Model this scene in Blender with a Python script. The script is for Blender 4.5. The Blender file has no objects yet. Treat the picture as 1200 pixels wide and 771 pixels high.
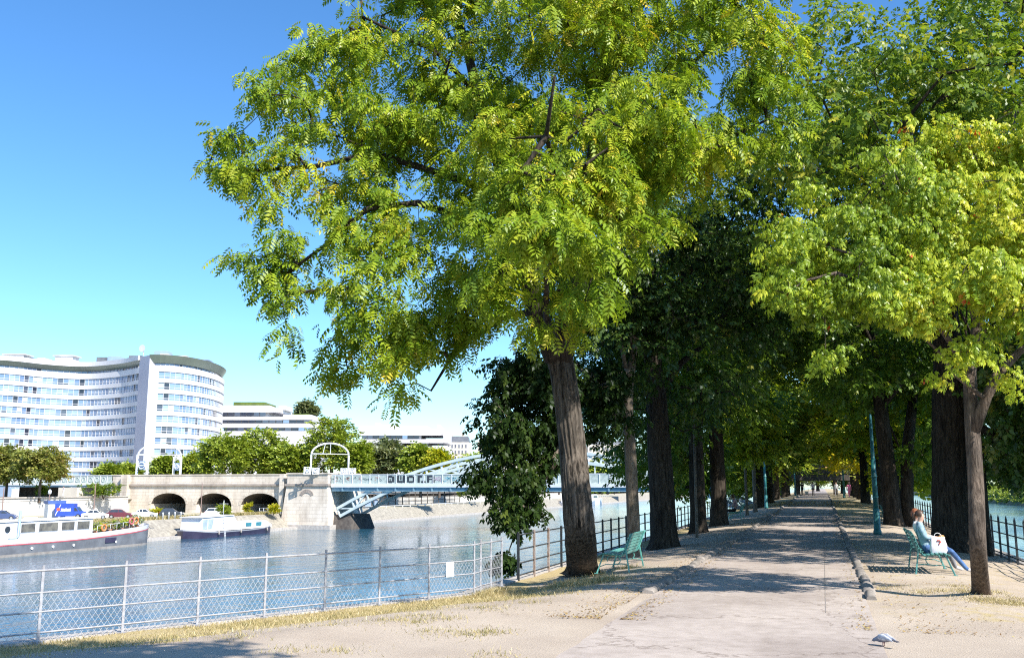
import bpy, bmesh, math, random
import numpy as np
from mathutils import Vector, Matrix, noise as mnoise
R = math.radians
rng = np.random.default_rng(7)
random.seed(7)
scene = bpy.context.scene
COL = scene.collection

# ------------------------------------------------------------------ camera geometry (photo is 1200 wide)
EYE = 1.8; F = 1100.0; PITCH = math.atan(183.5/1100); YAW = R(18.1)
CP, SP = math.cos(PITCH), math.sin(PITCH)
CY, SY = math.cos(YAW), math.sin(YAW)
WATER = -5.7; QUAY = -3.1
def ray(u, v):
    dx = (u-600)/F; dy = -(v-385.5)/F
    h = CP - SP*dy
    return dx/h, (SP+CP*dy)/h            # lateral, vertical slope per metre of level depth
def c2w(x, y, z):                        # level camera frame -> world (world Y runs along the path)
    return (x*CY - y*SY, x*SY + y*CY, z)
def W(u, v, d):
    a, b = ray(u, v)
    return c2w(a*d, d, EYE + b*d)
def G(u, v, z=0.0):
    a, b = ray(u, v)
    d = (z-EYE)/b
    return c2w(a*d, d, z)

# ------------------------------------------------------------------ terrain of the island
def sstep(a, b, x):
    t = min(1, max(0, (x-a)/(b-a))); return t*t*(3-2*t)
def xl(y): return -6.5 if y >= 17.5 else -6.5-(17.5-y)*0.512
def xr(y): return 4.75 if y >= 10 else 4.75+(10-y)*0.35
def zg(x, y):
    rise = 0.5*sstep(30, 125, y)
    dl = (x-xl(y))*(0.89 if y < 17.5 else 1)
    drop = 0.28*(1-sstep(0.2, 3.4, dl)) + 0.2*(1-sstep(0.1, 2.6, xr(y)-x))
    return rise-drop

# ------------------------------------------------------------------ object helpers
def empty(name, loc, rz=0):
    o = bpy.data.objects.new(name, None); COL.objects.link(o)
    o.location = loc; o.rotation_euler = (0, 0, rz); o.empty_display_size = .2
    return o
def tag(o, label=None, cat=None, group=None, kind=None):
    if label: o['label'] = label
    if cat: o['category'] = cat
    if group: o['group'] = group
    if kind: o['kind'] = kind
    return o
def thing(name, loc, label, cat, group=None, rz=0):
    return tag(empty(name, loc, rz), label, cat, group)
def children(o): return [c for c in COL.objects if c.parent == o]
def copy_tree(o, parent=None):
    c = o.copy(); COL.objects.link(c)
    if parent: c.parent = parent
    for ch in list(o.children): copy_tree(ch, c)
    return c

class MB:
    """collects simple shapes, then links them as one mesh object"""
    def __init__(s): s.v = []; s.f = []; s.m = []; s.sm = []
    def add(s, verts, faces, m=0, smooth=False):
        b = len(s.v); s.v.extend([tuple(p) for p in verts])
        for f in faces: s.f.append([b+i for i in f]); s.m.append(m); s.sm.append(smooth)
        return s
    def box(s, c, d, rz=0, m=0, tilt=None):
        x, y, z = [q/2 for q in d]
        P = [(-x,-y,-z),(x,-y,-z),(x,y,-z),(-x,y,-z),(-x,-y,z),(x,-y,z),(x,y,z),(-x,y,z)]
        M = Matrix.Rotation(rz, 3, 'Z')
        if tilt: M = M @ Matrix.Rotation(tilt[1], 3, tilt[0])
        P = [tuple(M @ Vector(p) + Vector(c)) for p in P]
        return s.add(P, [(0,3,2,1),(4,5,6,7),(0,1,5,4),(1,2,6,5),(2,3,7,6),(3,0,4,7)], m)
    def rbox(s, c, d, r=.02, rz=0, m=0):
        """box with chamfered vertical and top edges"""
        x, y, z = [q/2 for q in d]
        def ring(ix, zz):
            a, b = x-ix, y-ix
            k = min(r, a*.9, b*.9)
            return [(-a+k,-b,zz),(a-k,-b,zz),(a,-b+k,zz),(a,b-k,zz),(a-k,b,zz),(-a+k,b,zz),(-a,b-k,zz),(-a,-b+k,zz)]
        rs = [ring(0,-z), ring(0, z-r), ring(r, z)]
        M = Matrix.Rotation(rz, 3, 'Z'); V = []
        for q in rs: V += [tuple(M @ Vector(p)+Vector(c)) for p in q]
        fs = [tuple(range(7,-1,-1)), tuple(range(16,24))]
        for k in range(2):
            for i in range(8):
                j = (i+1) % 8; fs.append((k*8+i, k*8+j, k*8+8+j, k*8+8+i))
        return s.add(V, fs, m)
    def tube(s, pts, r, n=6, m=0, cap=True, smooth=True):
        pts = [Vector(p) for p in pts]
        rad = r if hasattr(r, '__len__') else [r]*len(pts)
        V = []; fs = []; up0 = None
        for i, p in enumerate(pts):
            t = (pts[min(i+1, len(pts)-1)]-pts[max(i-1, 0)])
            if t.length < 1e-9: t = Vector((0,0,1))
            t.normalize()
            if up0 is None:
                a = Vector((0,0,1)) if abs(t.z) < .9 else Vector((1,0,0))
                e1 = t.cross(a).normalized()
            else:
                e1 = (up0 - t*up0.dot(t)).normalized()
            up0 = e1; e2 = t.cross(e1)
            for k in range(n):
                w = 2*math.pi*k/n
                V.append(tuple(p + (e1*math.cos(w)+e2*math.sin(w))*rad[i]))
        for i in range(len(pts)-1):
            for k in range(n):
                j = (k+1) % n
                fs.append((i*n+k, i*n+j, (i+1)*n+j, (i+1)*n+k))
        if cap:
            fs.append(tuple(range(n-1,-1,-1))); fs.append(tuple((len(pts)-1)*n+k for k in range(n)))
        return s.add(V, fs, m, smooth)
    def bar(s, a, b, w, h, m=0):
        """square bar from a to b"""
        a, b = Vector(a), Vector(b); t = (b-a).normalized()
        up = Vector((0,0,1)) if abs(t.z) < .95 else Vector((0,1,0))
        e1 = t.cross(up).normalized()*w/2; e2 = e1.cross(t).normalized()*h/2
        P = [a-e1-e2, a+e1-e2, a+e1+e2, a-e1+e2, b-e1-e2, b+e1-e2, b+e1+e2, b-e1+e2]
        return s.add(P, [(0,3,2,1),(4,5,6,7),(0,1,5,4),(1,2,6,5),(2,3,7,6),(3,0,4,7)], m)
    def prism(s, poly, z0, z1, m=0):
        n = len(poly)
        V = [(p[0],p[1],z0) for p in poly]+[(p[0],p[1],z1) for p in poly]
        fs = [tuple(range(n-1,-1,-1)), tuple(range(n, 2*n))]
        for i in range(n):
            j = (i+1) % n; fs.append((i, j, n+j, n+i))
        return s.add(V, fs, m)
    def extrude(s, poly, fn, a, b, m=0, smooth=False):
        """2-D outline swept between fn(p,a) and fn(p,b)"""
        n = len(poly)
        V = [fn(p, a) for p in poly]+[fn(p, b) for p in poly]
        fs = [tuple(range(n-1,-1,-1)), tuple(range(n, 2*n))]
        s.add(V, fs, m)
        return s.add(V, [(i, (i+1) % n, n+(i+1) % n, n+i) for i in range(n)], m, smooth)
    def strip(s, plan, z0, z1, thick, m=0):
        """wall strip following a plan polyline, thick to the left of travel"""
        n = len(plan); P = [Vector((p[0], p[1])) for p in plan]; N = []
        for i in range(n):
            t = (P[min(i+1,n-1)]-P[max(i-1,0)]).normalized(); N.append(Vector((-t.y, t.x)))
        V = []
        for i in range(n):
            q = P[i]+N[i]*thick
            V += [(P[i].x,P[i].y,z0),(P[i].x,P[i].y,z1),(q.x,q.y,z1),(q.x,q.y,z0)]
        fs = []
        for i in range(n-1):
            a, b = i*4, i*4+4
            for k in range(4):
                l = (k+1) % 4; fs.append((a+k, b+k, b+l, a+l))
        fs += [(3,2,1,0), tuple((n-1)*4+k for k in range(4))]
        return s.add(V, fs, m)
    def loft(s, rings, m=0, smooth=True, cap=True):
        n = len(rings[0]); V = [p for r in rings for p in r]; fs = []
        for i in range(len(rings)-1):
            for k in range(n):
                j = (k+1) % n; fs.append((i*n+k, i*n+j, (i+1)*n+j, (i+1)*n+k))
        s.add(V, fs, m, smooth)
        if cap: s.add(V, [tuple(range(n-1,-1,-1)), tuple((len(rings)-1)*n+k for k in range(n))], m, False)
        return s
    def ball(s, c, r, m=0, nu=12, nv=8):
        rx, ry, rz = r if hasattr(r, '__len__') else (r, r, r)
        rings = []
        for i in range(nv+1):
            a = math.pi*(i/nv); rr = max(math.sin(a), .02)
            rings.append([(c[0]+rx*rr*math.cos(2*math.pi*k/nu), c[1]+ry*rr*math.sin(2*math.pi*k/nu), c[2]-rz*math.cos(a)) for k in range(nu)])
        return s.loft(rings, m)
    def torus(s, c, R0, r0, axis='Y', m=0, n=20, k=8):
        V = []; fs = []
        for i in range(n):
            a = 2*math.pi*i/n
            for j in range(k):
                b = 2*math.pi*j/k; q = R0+r0*math.cos(b); h = r0*math.sin(b)
                x, y, z = q*math.cos(a), h, q*math.sin(a)
                if axis == 'X': x, y, z = h, q*math.cos(a), q*math.sin(a)
                if axis == 'Z': x, y, z = q*math.cos(a), q*math.sin(a), h
                V.append((c[0]+x, c[1]+y, c[2]+z))
        for i in range(n):
            for j in range(k):
                i2, j2 = (i+1) % n, (j+1) % k
                fs.append((i*k+j, i2*k+j, i2*k+j2, i*k+j2))
        return s.add(V, fs, m, True)
    def build(s, name, mats, parent=None, loc=None, attr=None):
        me = bpy.data.meshes.new(name); me.from_pydata(s.v, [], s.f)
        mats = mats if isinstance(mats, (list, tuple)) else [mats]
        for q in mats: me.materials.append(q)
        me.polygons.foreach_set('material_index', s.m)
        me.polygons.foreach_set('use_smooth', s.sm)
        if attr is not None:
            a = me.attributes.new('tint', 'FLOAT', 'FACE'); a.data.foreach_set('value', attr)
        me.update()
        bm = bmesh.new(); bm.from_mesh(me)
        bmesh.ops.recalc_face_normals(bm, faces=bm.faces); bm.to_mesh(me); bm.free()
        o = bpy.data.objects.new(name, me); COL.objects.link(o)
        if parent: o.parent = parent
        if loc: o.location = loc
        return o

# ------------------------------------------------------------------ materials
def newmat(name):
    m = bpy.data.materials.new(name); m.use_nodes = True
    nt = m.node_tree; nt.nodes.clear()
    out = nt.nodes.new('ShaderNodeOutputMaterial')
    return m, nt, out
def N(nt, typ, **kw):
    n = nt.nodes.new(typ)
    for k, v in kw.items():
        if k.startswith('i_'):
            n.inputs[k[2:].replace('_', ' ')].default_value = v
        else: setattr(n, k, v)
    return n
def c4(c): return (c[0], c[1], c[2], 1)
def noise_n(nt, scale, detail=4, stretch=(1,1,1), coord='Object', rough=.55, dist=0):
    tc = N(nt, 'ShaderNodeTexCoord'); mp = N(nt, 'ShaderNodeMapping'); mp.inputs['Scale'].default_value = stretch
    nt.links.new(tc.outputs[coord], mp.inputs['Vector'])
    n = N(nt, 'ShaderNodeTexNoise'); n.inputs['Scale'].default_value = scale; n.inputs['Detail'].default_value = detail
    n.inputs['Roughness'].default_value = rough; n.inputs['Distortion'].default_value = dist
    nt.links.new(mp.outputs[0], n.inputs['Vector'])
    return n
def ramp(nt, src, stops, interp='LINEAR'):
    r = N(nt, 'ShaderNodeValToRGB'); r.color_ramp.interpolation = interp
    e = r.color_ramp.elements
    while len(e) < len(stops): e.new(.5)
    for q, (p, c) in zip(e, stops): q.position = p; q.color = c4(c) if len(c) == 3 else c
    nt.links.new(src, r.inputs[0]); return r
def mixc(nt, fac, a, b, mode='MIX'):
    m = N(nt, 'ShaderNodeMix', data_type='RGBA', blend_type=mode)
    for k, v in ((0, fac), (6, a), (7, b)):
        if hasattr(v, 'is_linked') or hasattr(v, 'links'): nt.links.new(v, m.inputs[k])
        elif k == 0: m.inputs[0].default_value = v
        else: m.inputs[k].default_value = c4(v)
    return m.outputs[2]
def mat(name, c1, c2=None, scale=3, rough=.7, bump=0, stretch=(1,1,1), metal=0, spec=.5, detail=5, bscale=None, lo=.35, hi=.65):
    m, nt, out = newmat(name)
    p = N(nt, 'ShaderNodeBsdfPrincipled'); nt.links.new(p.outputs[0], out.inputs[0])
    p.inputs['Roughness'].default_value = rough; p.inputs['Metallic'].default_value = metal
    p.inputs['Specular IOR Level'].default_value = spec
    if c2 is None: c2 = tuple(x*.82 for x in c1)
    n = noise_n(nt, scale, detail, stretch)
    r = ramp(nt, n.outputs[0], [(lo, c2), (hi, c1)])
    nt.links.new(r.outputs[0], p.inputs['Base Color'])
    if bump:
        nb = noise_n(nt, bscale or scale*3, 6, stretch)
        b = N(nt, 'ShaderNodeBump'); b.inputs['Strength'].default_value = min(1, bump*5); b.inputs['Distance'].default_value = bump
        nt.links.new(nb.outputs[0], b.inputs['Height']); nt.links.new(b.outputs[0], p.inputs['Normal'])
    return m
def tintmat(name, stops, rough=.2, spec=.5, metal=0):
    """colour picked per face by the tint attribute"""
    m, nt, out = newmat(name)
    p = N(nt, 'ShaderNodeBsdfPrincipled'); nt.links.new(p.outputs[0], out.inputs[0])
    p.inputs['Roughness'].default_value = rough; p.inputs['Specular IOR Level'].default_value = spec; p.inputs['Metallic'].default_value = metal
    a = N(nt, 'ShaderNodeAttribute', attribute_name='tint')
    r = ramp(nt, a.outputs['Fac'], stops, 'CONSTANT'); nt.links.new(r.outputs[0], p.inputs['Base Color'])
    return m
def leafmat(name, stops, trans=.45, tcol=(1.15, 1.2, .5), gloss=.05):
    m, nt, out = newmat(name)
    a = N(nt, 'ShaderNodeAttribute', attribute_name='tint')
    r = ramp(nt, a.outputs['Fac'], stops)
    d = N(nt, 'ShaderNodeBsdfDiffuse'); t = N(nt, 'ShaderNodeBsdfTranslucent'); g = N(nt, 'ShaderNodeBsdfGlossy'); g.inputs['Roughness'].default_value = .38
    nt.links.new(r.outputs[0], d.inputs[0])
    nt.links.new(mixc(nt, 1.0, r.outputs[0], tcol, 'MULTIPLY'), t.inputs[0])
    g.inputs[0].default_value = (.9, .95, 1, 1)
    m1 = N(nt, 'ShaderNodeMixShader'); m1.inputs[0].default_value = trans
    nt.links.new(d.outputs[0], m1.inputs[1]); nt.links.new(t.outputs[0], m1.inputs[2])
    m2 = N(nt, 'ShaderNodeMixShader'); m2.inputs[0].default_value = gloss
    nt.links.new(m1.outputs[0], m2.inputs[1]); nt.links.new(g.outputs[0], m2.inputs[2])
    nt.links.new(m2.outputs[0], out.inputs[0]); return m
def barkmat(name, c1, c2, sc=1.0):
    m, nt, out = newmat(name)
    p = N(nt, 'ShaderNodeBsdfPrincipled'); nt.links.new(p.outputs[0], out.inputs[0])
    p.inputs['Roughness'].default_value = .95; p.inputs['Specular IOR Level'].default_value = .15
    n = noise_n(nt, 9*sc, 8, (1.6, 1.6, .22), dist=.6, rough=.65); n2 = noise_n(nt, 1.3*sc, 3)
    r = ramp(nt, n.outputs[0], [(.36, c2), (.52, tuple((a+b)/2 for a, b in zip(c1, c2))), (.68, c1)])
    r2 = ramp(nt, n2.outputs[0], [(.3, (.72, .72, .72)), (.7, (1.1, 1.05, 1))])
    nt.links.new(mixc(nt, 1.0, r.outputs[0], r2.outputs[0], 'MULTIPLY'), p.inputs['Base Color'])
    b = N(nt, 'ShaderNodeBump'); b.inputs['Strength'].default_value = 1; b.inputs['Distance'].default_value = .05
    nt.links.new(n.outputs[0], b.inputs['Height']); nt.links.new(b.outputs[0], p.inputs['Normal'])
    return m

# text as a mesh, in the XZ plane facing -Y
def text_mesh(s, size, extrude=.01):
    cu = bpy.data.curves.new('lettering', 'FONT'); cu.body = s; cu.size = size; cu.extrude = extrude
    o = bpy.data.objects.new('lettering', cu); COL.objects.link(o)
    dg = bpy.context.evaluated_depsgraph_get(); dg.update()
    me = bpy.data.meshes.new_from_object(o.evaluated_get(dg))
    bpy.data.objects.remove(o); bpy.data.curves.remove(cu)
    v = [tuple(p.co) for p in me.vertices]; f = [tuple(p.vertices) for p in me.polygons]
    bpy.data.meshes.remove(me)
    return v, f
# ------------------------------------------------------------------ camera, light, sky
cam = bpy.data.cameras.new('camera'); cam.lens = 33.0; cam.sensor_width = 36; cam.sensor_fit = 'HORIZONTAL'
cam.clip_start = .1; cam.clip_end = 6000
co = bpy.data.objects.new('camera', cam); COL.objects.link(co); co.location = (0, 0, EYE)
co.rotation_euler = (math.pi/2+PITCH, 0, YAW); scene.camera = co

SUN_EL = R(43)
s_cam = Vector((math.cos(R(47)), -math.sin(R(47))))                    # towards the sun, level camera frame: to the side and a little behind
sx, sy, _ = c2w(s_cam.x, s_cam.y, 0)
sdir = Vector((sx*math.cos(SUN_EL), sy*math.cos(SUN_EL), math.sin(SUN_EL)))
sl = bpy.data.lights.new('sun', 'SUN'); sl.energy = 5.0; sl.angle = R(.53); sl.color = (1, .945, .86)
so = bpy.data.objects.new('sun', sl); COL.objects.link(so); so.rotation_euler = sdir.to_track_quat('Z', 'Y').to_euler()
so.location = (30, -30, 60)

w = bpy.data.worlds.new('World'); scene.world = w; w.use_nodes = True
nt = w.node_tree; nt.nodes.clear()
wo = nt.nodes.new('ShaderNodeOutputWorld'); bg = nt.nodes.new('ShaderNodeBackground')
sky = nt.nodes.new('ShaderNodeTexSky'); sky.sky_type = 'NISHITA'; sky.sun_disc = False
sky.sun_elevation = SUN_EL; sky.sun_rotation = math.atan2(sdir.x, sdir.y)
sky.altitude = 50; sky.air_density = 1.0; sky.dust_density = .35; sky.ozone_density = 3.2
hs = nt.nodes.new('ShaderNodeHueSaturation'); hs.inputs['Saturation'].default_value = 1.18; hs.inputs['Value'].default_value = 1.0
nt.links.new(sky.outputs[0], hs.inputs['Color']); tm = N(nt, 'ShaderNodeMix', data_type='RGBA', blend_type='MULTIPLY'); tm.inputs[0].default_value = 1; tm.inputs[7].default_value = (.83, 1.0, 1.1, 1)
nt.links.new(hs.outputs[0], tm.inputs[6]); nt.links.new(tm.outputs[2], bg.inputs[0])
bg.inputs[1].default_value = .125
nt.links.new(bg.outputs[0], wo.inputs[0])

vs = scene.view_settings; scene.display_settings.display_device = 'sRGB'
vs.view_transform = 'Standard'; vs.look = 'None'; vs.exposure = .85; vs.gamma = 1; vs.use_curve_mapping = False
cy = scene.cycles
cy.max_bounces = 7; cy.diffuse_bounces = 3; cy.glossy_bounces = 3; cy.transmission_bounces = 4; cy.transparent_max_bounces = 6
cy.caustics_reflective = False; cy.caustics_refractive = False; cy.sample_clamp_indirect = 6
cy.use_denoising = False; cy.pixel_filter_type = 'BLACKMAN_HARRIS'; cy.filter_width = 1.15; cy.denoiser = 'OPENIMAGEDENOISE'; cy.denoising_input_passes = 'RGB_ALBEDO_NORMAL'; cy.denoising_prefilter = 'ACCURATE'

# ------------------------------------------------------------------ materials of the setting
M = {}
def ground_material():
    m, nt, out = newmat('sandy_ground')
    p = N(nt, 'ShaderNodeBsdfPrincipled'); nt.links.new(p.outputs[0], out.inputs[0]); p.inputs['Roughness'].default_value = 1; p.inputs['Specular IOR Level'].default_value = .1
    big = noise_n(nt, .55, 5); med = noise_n(nt, 3.2, 6, dist=.4); fine = noise_n(nt, 46, 5, rough=.7)
    sand = ramp(nt, big.outputs[0], [(.3, (.38, .312, .248)), (.7, (.495, .418, .335))])
    straw = ramp(nt, fine.outputs[0], [(.3, (.32, .25, .13)), (.55, (.46, .37, .2)), (.75, (.55, .46, .28))])
    at = N(nt, 'ShaderNodeAttribute', attribute_name='grass')
    ad = N(nt, 'ShaderNodeMath', operation='ADD'); nt.links.new(at.outputs['Fac'], ad.inputs[0]); nt.links.new(med.outputs[0], ad.inputs[1])
    msk = ramp(nt, ad.outputs[0], [(.78, (0, 0, 0)), (1.02, (1, 1, 1))])
    c = mixc(nt, msk.outputs[0], sand.outputs[0], straw.outputs[0])
    gr = ramp(nt, fine.outputs[0], [(.28, (.62, .58, .55)), (.46, (1, 1, 1)), (.7, (1.06, 1.05, 1.04))])
    c = mixc(nt, .5, c, gr.outputs[0], 'MULTIPLY')
    deb = noise_n(nt, 21, 2, (1, 1, 1)); dm = ramp(nt, deb.outputs[0], [(.69, (1, 1, 1)), (.74, (.5, .42, .34))])
    c = mixc(nt, .6, c, dm.outputs[0], 'MULTIPLY')
    nt.links.new(c, p.inputs['Base Color'])
    b = N(nt, 'ShaderNodeBump'); b.inputs['Strength'].default_value = .8; b.inputs['Distance'].default_value = .02
    nt.links.new(fine.outputs[0], b.inputs['Height']); nt.links.new(b.outputs[0], p.inputs['Normal'])
    return m
def path_material():
    m, nt, out = newmat('dusty_asphalt')
    p = N(nt, 'ShaderNodeBsdfPrincipled'); nt.links.new(p.outputs[0], out.inputs[0]); p.inputs['Roughness'].default_value = .95; p.inputs['Specular IOR Level'].default_value = .2
    big = noise_n(nt, .5, 6, dist=.5); fine = noise_n(nt, 90, 4, rough=.75); med = noise_n(nt, 5, 6)
    c = ramp(nt, big.outputs[0], [(.3, (.33, .278, .243)), (.55, (.43, .37, .325)), (.75, (.48, .415, .36))])
    f = ramp(nt, fine.outputs[0], [(.3, (.7, .7, .7)), (.6, (1.05, 1.05, 1.05))]); q = ramp(nt, med.outputs[0], [(.32, (.86, .85, .83)), (.5, (.97, .965, .96)), (.65, (1.05, 1.05, 1.05))])
    cc = mixc(nt, 1, mixc(nt, .5, c.outputs[0], f.outputs[0], 'MULTIPLY'), q.outputs[0], 'MULTIPLY')
    # hairline cracks
    tc = N(nt, 'ShaderNodeTexCoord'); vo = N(nt, 'ShaderNodeTexVoronoi', feature='DISTANCE_TO_EDGE'); vo.inputs['Scale'].default_value = .42
    nz = noise_n(nt, 2.5, 4); va = N(nt, 'ShaderNodeVectorMath', operation='ADD'); nt.links.new(tc.outputs['Object'], va.inputs[0]); nt.links.new(nz.outputs[1], va.inputs[1])
    nt.links.new(va.outputs[0], vo.inputs['Vector'])
    cr = ramp(nt, vo.outputs['Distance'], [(.004, (.55, .52, .5)), (.012, (1, 1, 1))])
    nt.links.new(mixc(nt, .7, cc, cr.outputs[0], 'MULTIPLY'), p.inputs['Base Color'])
    b = N(nt, 'ShaderNodeBump'); b.inputs['Strength'].default_value = .6; b.inputs['Distance'].default_value = .008
    nt.links.new(fine.outputs[0], b.inputs['Height']); nt.links.new(b.outputs[0], p.inputs['Normal'])
    return m
def water_material():
    m, nt, out = newmat('river_water')
    p = N(nt, 'ShaderNodeBsdfPrincipled'); nt.links.new(p.outputs[0], out.inputs[0])
    p.inputs['Base Color'].default_value = (.025, .1, .155, 1); p.inputs['Roughness'].default_value = .07; p.inputs['IOR'].default_value = 1.33
    a = noise_n(nt, .55, 3, (1, .55, 1)); b_ = noise_n(nt, 2.6, 3, (1, .6, 1)); big = noise_n(nt, .035, 3, (1, .5, 1))
    ad = N(nt, 'ShaderNodeMath', operation='MULTIPLY_ADD'); ad.inputs[1].default_value = .35
    nt.links.new(b_.outputs[0], ad.inputs[0]); nt.links.new(a.outputs[0], ad.inputs[2])
    b = N(nt, 'ShaderNodeBump'); b.inputs['Distance'].default_value = .34
    sr = ramp(nt, big.outputs[0], [(.38, (.15,)*3), (.62, (.65,)*3)]); nt.links.new(sr.outputs[0], b.inputs['Strength'])
    nt.links.new(ad.outputs[0], b.inputs['Height']); nt.links.new(b.outputs[0], p.inputs['Normal'])
    return m
M['ground'] = ground_material(); M['path'] = path_material(); M['water'] = water_material()
M['quaystone'] = mat('quay_stone', (.42, .37, .31), (.27, .24, .2), 1.2, .9, .02)
M['coping'] = mat('coping_stone', (.5, .46, .42), (.36, .33, .3), 2.5, .9, .01)
M['revet'] = mat('revetment_stone', (.36, .33, .27), (.22, .2, .165), 1.6, .95, .03)
M['quaytop'] = mat('quay_paving', (.5, .44, .33), (.36, .33, .22), .35, .95)
M['city'] = mat('city_ground', (.32, .3, .27), (.24, .23, .2), .1, .95)
M['kerb'] = mat('kerb_stone', (.3, .265, .235), (.17, .15, .13), 5, .95, .02)
M['joint'] = mat('tar_joint', (.33, .285, .25), (.24, .205, .18), 3, .95)

# ------------------------------------------------------------------ island ground sheet
ys = list(np.arange(-30, 4, 2.0)) + list(np.arange(4, 34, .2)) + list(np.arange(34, 60, .5)) + list(np.arange(60, 170, 2.0)) + list(np.arange(170, 461, 10.0))
NX = 64
def sheet(name, material, xa, xb, ys, nx, dz, rough=0, grass=None, jag=0):
    V = []; fs = []; g = []
    for y in ys:
        a, b = xa(y), xb(y)
        for i in range(nx+1):
            x = a+(b-a)*i/nx
            if jag and i in (0, nx): x += jag*mnoise.noise((y*1.7, i, 3))+jag*.5*mnoise.noise((y*6, i, 9))
            z = zg(x, y)+dz
            if rough:
                k = sstep(0, .5, abs(x+1.1)-1.75)*rough
                z += k*(mnoise.noise((x*.9, y*.9, 0))*.03+mnoise.noise((x*5, y*5, 2))*.008)
            V.append((x, y, z))
            if grass: g.append(grass(x, y))
    n = nx+1
    for j in range(len(ys)-1):
        for i in range(nx): fs.append((j*n+i, j*n+i+1, j*n+n+i+1, j*n+n+i))
    me = bpy.data.meshes.new(name); me.from_pydata(V, [], fs); me.materials.append(material)
    me.polygons.foreach_set('use_smooth', [True]*len(fs))
    if grass:
        at = me.attributes.new('grass', 'FLOAT', 'POINT'); at.data.foreach_set('value', g)
    o = bpy.data.objects.new(name, me); COL.objects.link(o); o['kind'] = 'structure'; return o
def grassiness(x, y):
    dl = x-xl(y)
    v = 0
    if x < -2.9:
        v = .62*(1-sstep(.3, 2.6 if y < 17 else 1.2, dl))
        if 12 < y < 18: v = max(v, .42*(1-sstep(1.5, 4.2, dl)))
        if y > 60: v = max(v, .4*sstep(60, 80, y))
    if x > .6:
        v = .25+.22*sstep(1.2, 2.5, x)*(1-sstep(13, 18.5, y)) + .2*sstep(45, 70, y)
    if x > .6 and y < 14.5: v = .12
    return v
sheet('ground', M['ground'], xl, xr, ys, NX, 0, 1, grassiness)
sheet('path', M['path'], lambda y: -2.78, lambda y: .56, ys, 16, .014, jag=.03)
# tar joints of the asphalt
jm = MB()
for a in np.arange(14.6, 120, .6):
    jm.add([(-.06, a, zg(0, a)+.019), (-.05, a, zg(0, a)+.019), (-.05, a+.6, zg(0, a+.6)+.019), (-.06, a+.6, zg(0, a+.6)+.019)], [(0, 1, 2, 3)])
for a in (17.2, 21.6, 26.1, 33, 41):
    for x in np.arange(-2.7, .5, .4):
        q = .01*math.sin(x*9+a)
        jm.add([(x, a+q, zg(0, a)+.0185), (x+.4, a+.01*math.sin((x+.4)*9+a), zg(0, a)+.0185), (x+.4, a+.014+.01*math.sin((x+.4)*9+a), zg(0, a)+.0185), (x, a+.014+q, zg(0, a)+.0185)], [(0, 1, 2, 3)])
tag(jm.build('path_joint', M['joint']), kind='structure')

# rough stone kerbs along both edges of the path
def kerb(x0, s0, s1, wd, seed):
    r = random.Random(seed); mb = MB(); y = s0
    while y < s1:
        L = r.uniform(.3, .75); h = r.uniform(.07, .115); w2 = wd*r.uniform(.85, 1.15); x = x0+r.uniform(-.025, .025); z = zg(x, y)-.05
        ya, yb = y+.012, y+L-.012
        prof = [(-.5, 0), (-.5, .6), (-.36, .92), (-.1, 1.03), (.18, 1.0), (.38, .88), (.5, .55), (.5, 0)]
        rings = []
        for t, k in ((0, .75), (.07, .95), (.35, 1.04), (.65, .99), (.93, .96), (1, .74)):
            rings.append([(x+px*w2*(.9+.1*k)+r.uniform(-.012, .012), ya+(yb-ya)*t, z+(pz*h*k*1.35 if pz else -.03)+r.uniform(-.008, .008)) for px, pz in prof])
        mb.loft(rings); y += L
    return tag(mb.build('kerb', M['kerb']), kind='structure')
kerb(-2.9, 16.3, 150, .2, 1); kerb(.66, 16.5, 150, .18, 2)

# ------------------------------------------------------------------ water, banks
me = bpy.data.meshes.new('water')
me.from_pydata([(-1500, -400, WATER), (1500, -400, WATER), (1500, 3500, WATER), (-1500, 3500, WATER)], [], [(0, 1, 2, 3)])
me.materials.append(M['water']); o = bpy.data.objects.new('water', me); COL.objects.link(o); o['kind'] = 'structure'

def quay_wall(edge, ys, side, label):
    t = thing('quay_wall', (edge(20), 20, 0), label, 'quay wall')
    V = []; fs = []; cp = MB()
    for y in ys:
        x = edge(y); z = zg(x, y)
        V += [(x+side*.34, y, z-.06), (x+side*.8, y, WATER-1.2)]
    for j in range(len(ys)-1): fs.append((2*j, 2*j+1, 2*j+3, 2*j+2))
    mb = MB().add(V, fs); q = mb.build('wall_face', M['quaystone'], t, (-edge(20), -20, 0))
    P = [Vector((edge(y)+side*.02, y, zg(edge(y), y))) for y in ys]
    for a, b in zip(P[:-1], P[1:]):
        cp.add([(a.x, a.y, a.z-.25), (a.x+side*.36, a.y, a.z-.25), (a.x+side*.36, a.y, a.z+.03), (a.x, a.y, a.z+.03),
                (b.x, b.y, b.z-.25), (b.x+side*.36, b.y, b.z-.25), (b.x+side*.36, b.y, b.z+.03), (b.x, b.y, b.z+.03)],
               [(0, 1, 2, 3), (4, 5, 6, 7), (0, 1, 5, 4), (1, 2, 6, 5), (2, 3, 7, 6), (3, 0, 4, 7)])
    cp.build('coping', M['coping'], t, (-edge(20), -20, 0))
yw = [-30, -20, -10, 0, 4, 8, 10, 12, 14, 16, 17.5]+list(range(19, 61, 3))+list(range(64, 170, 6))+[200, 250, 300, 400, 460]
quay_wall(xl, yw, -1, 'stone quay wall under the white mesh railing and the black railing beside it')
quay_wall(xr, yw, 1, 'stone quay wall under the railing behind the occupied bench')

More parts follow.
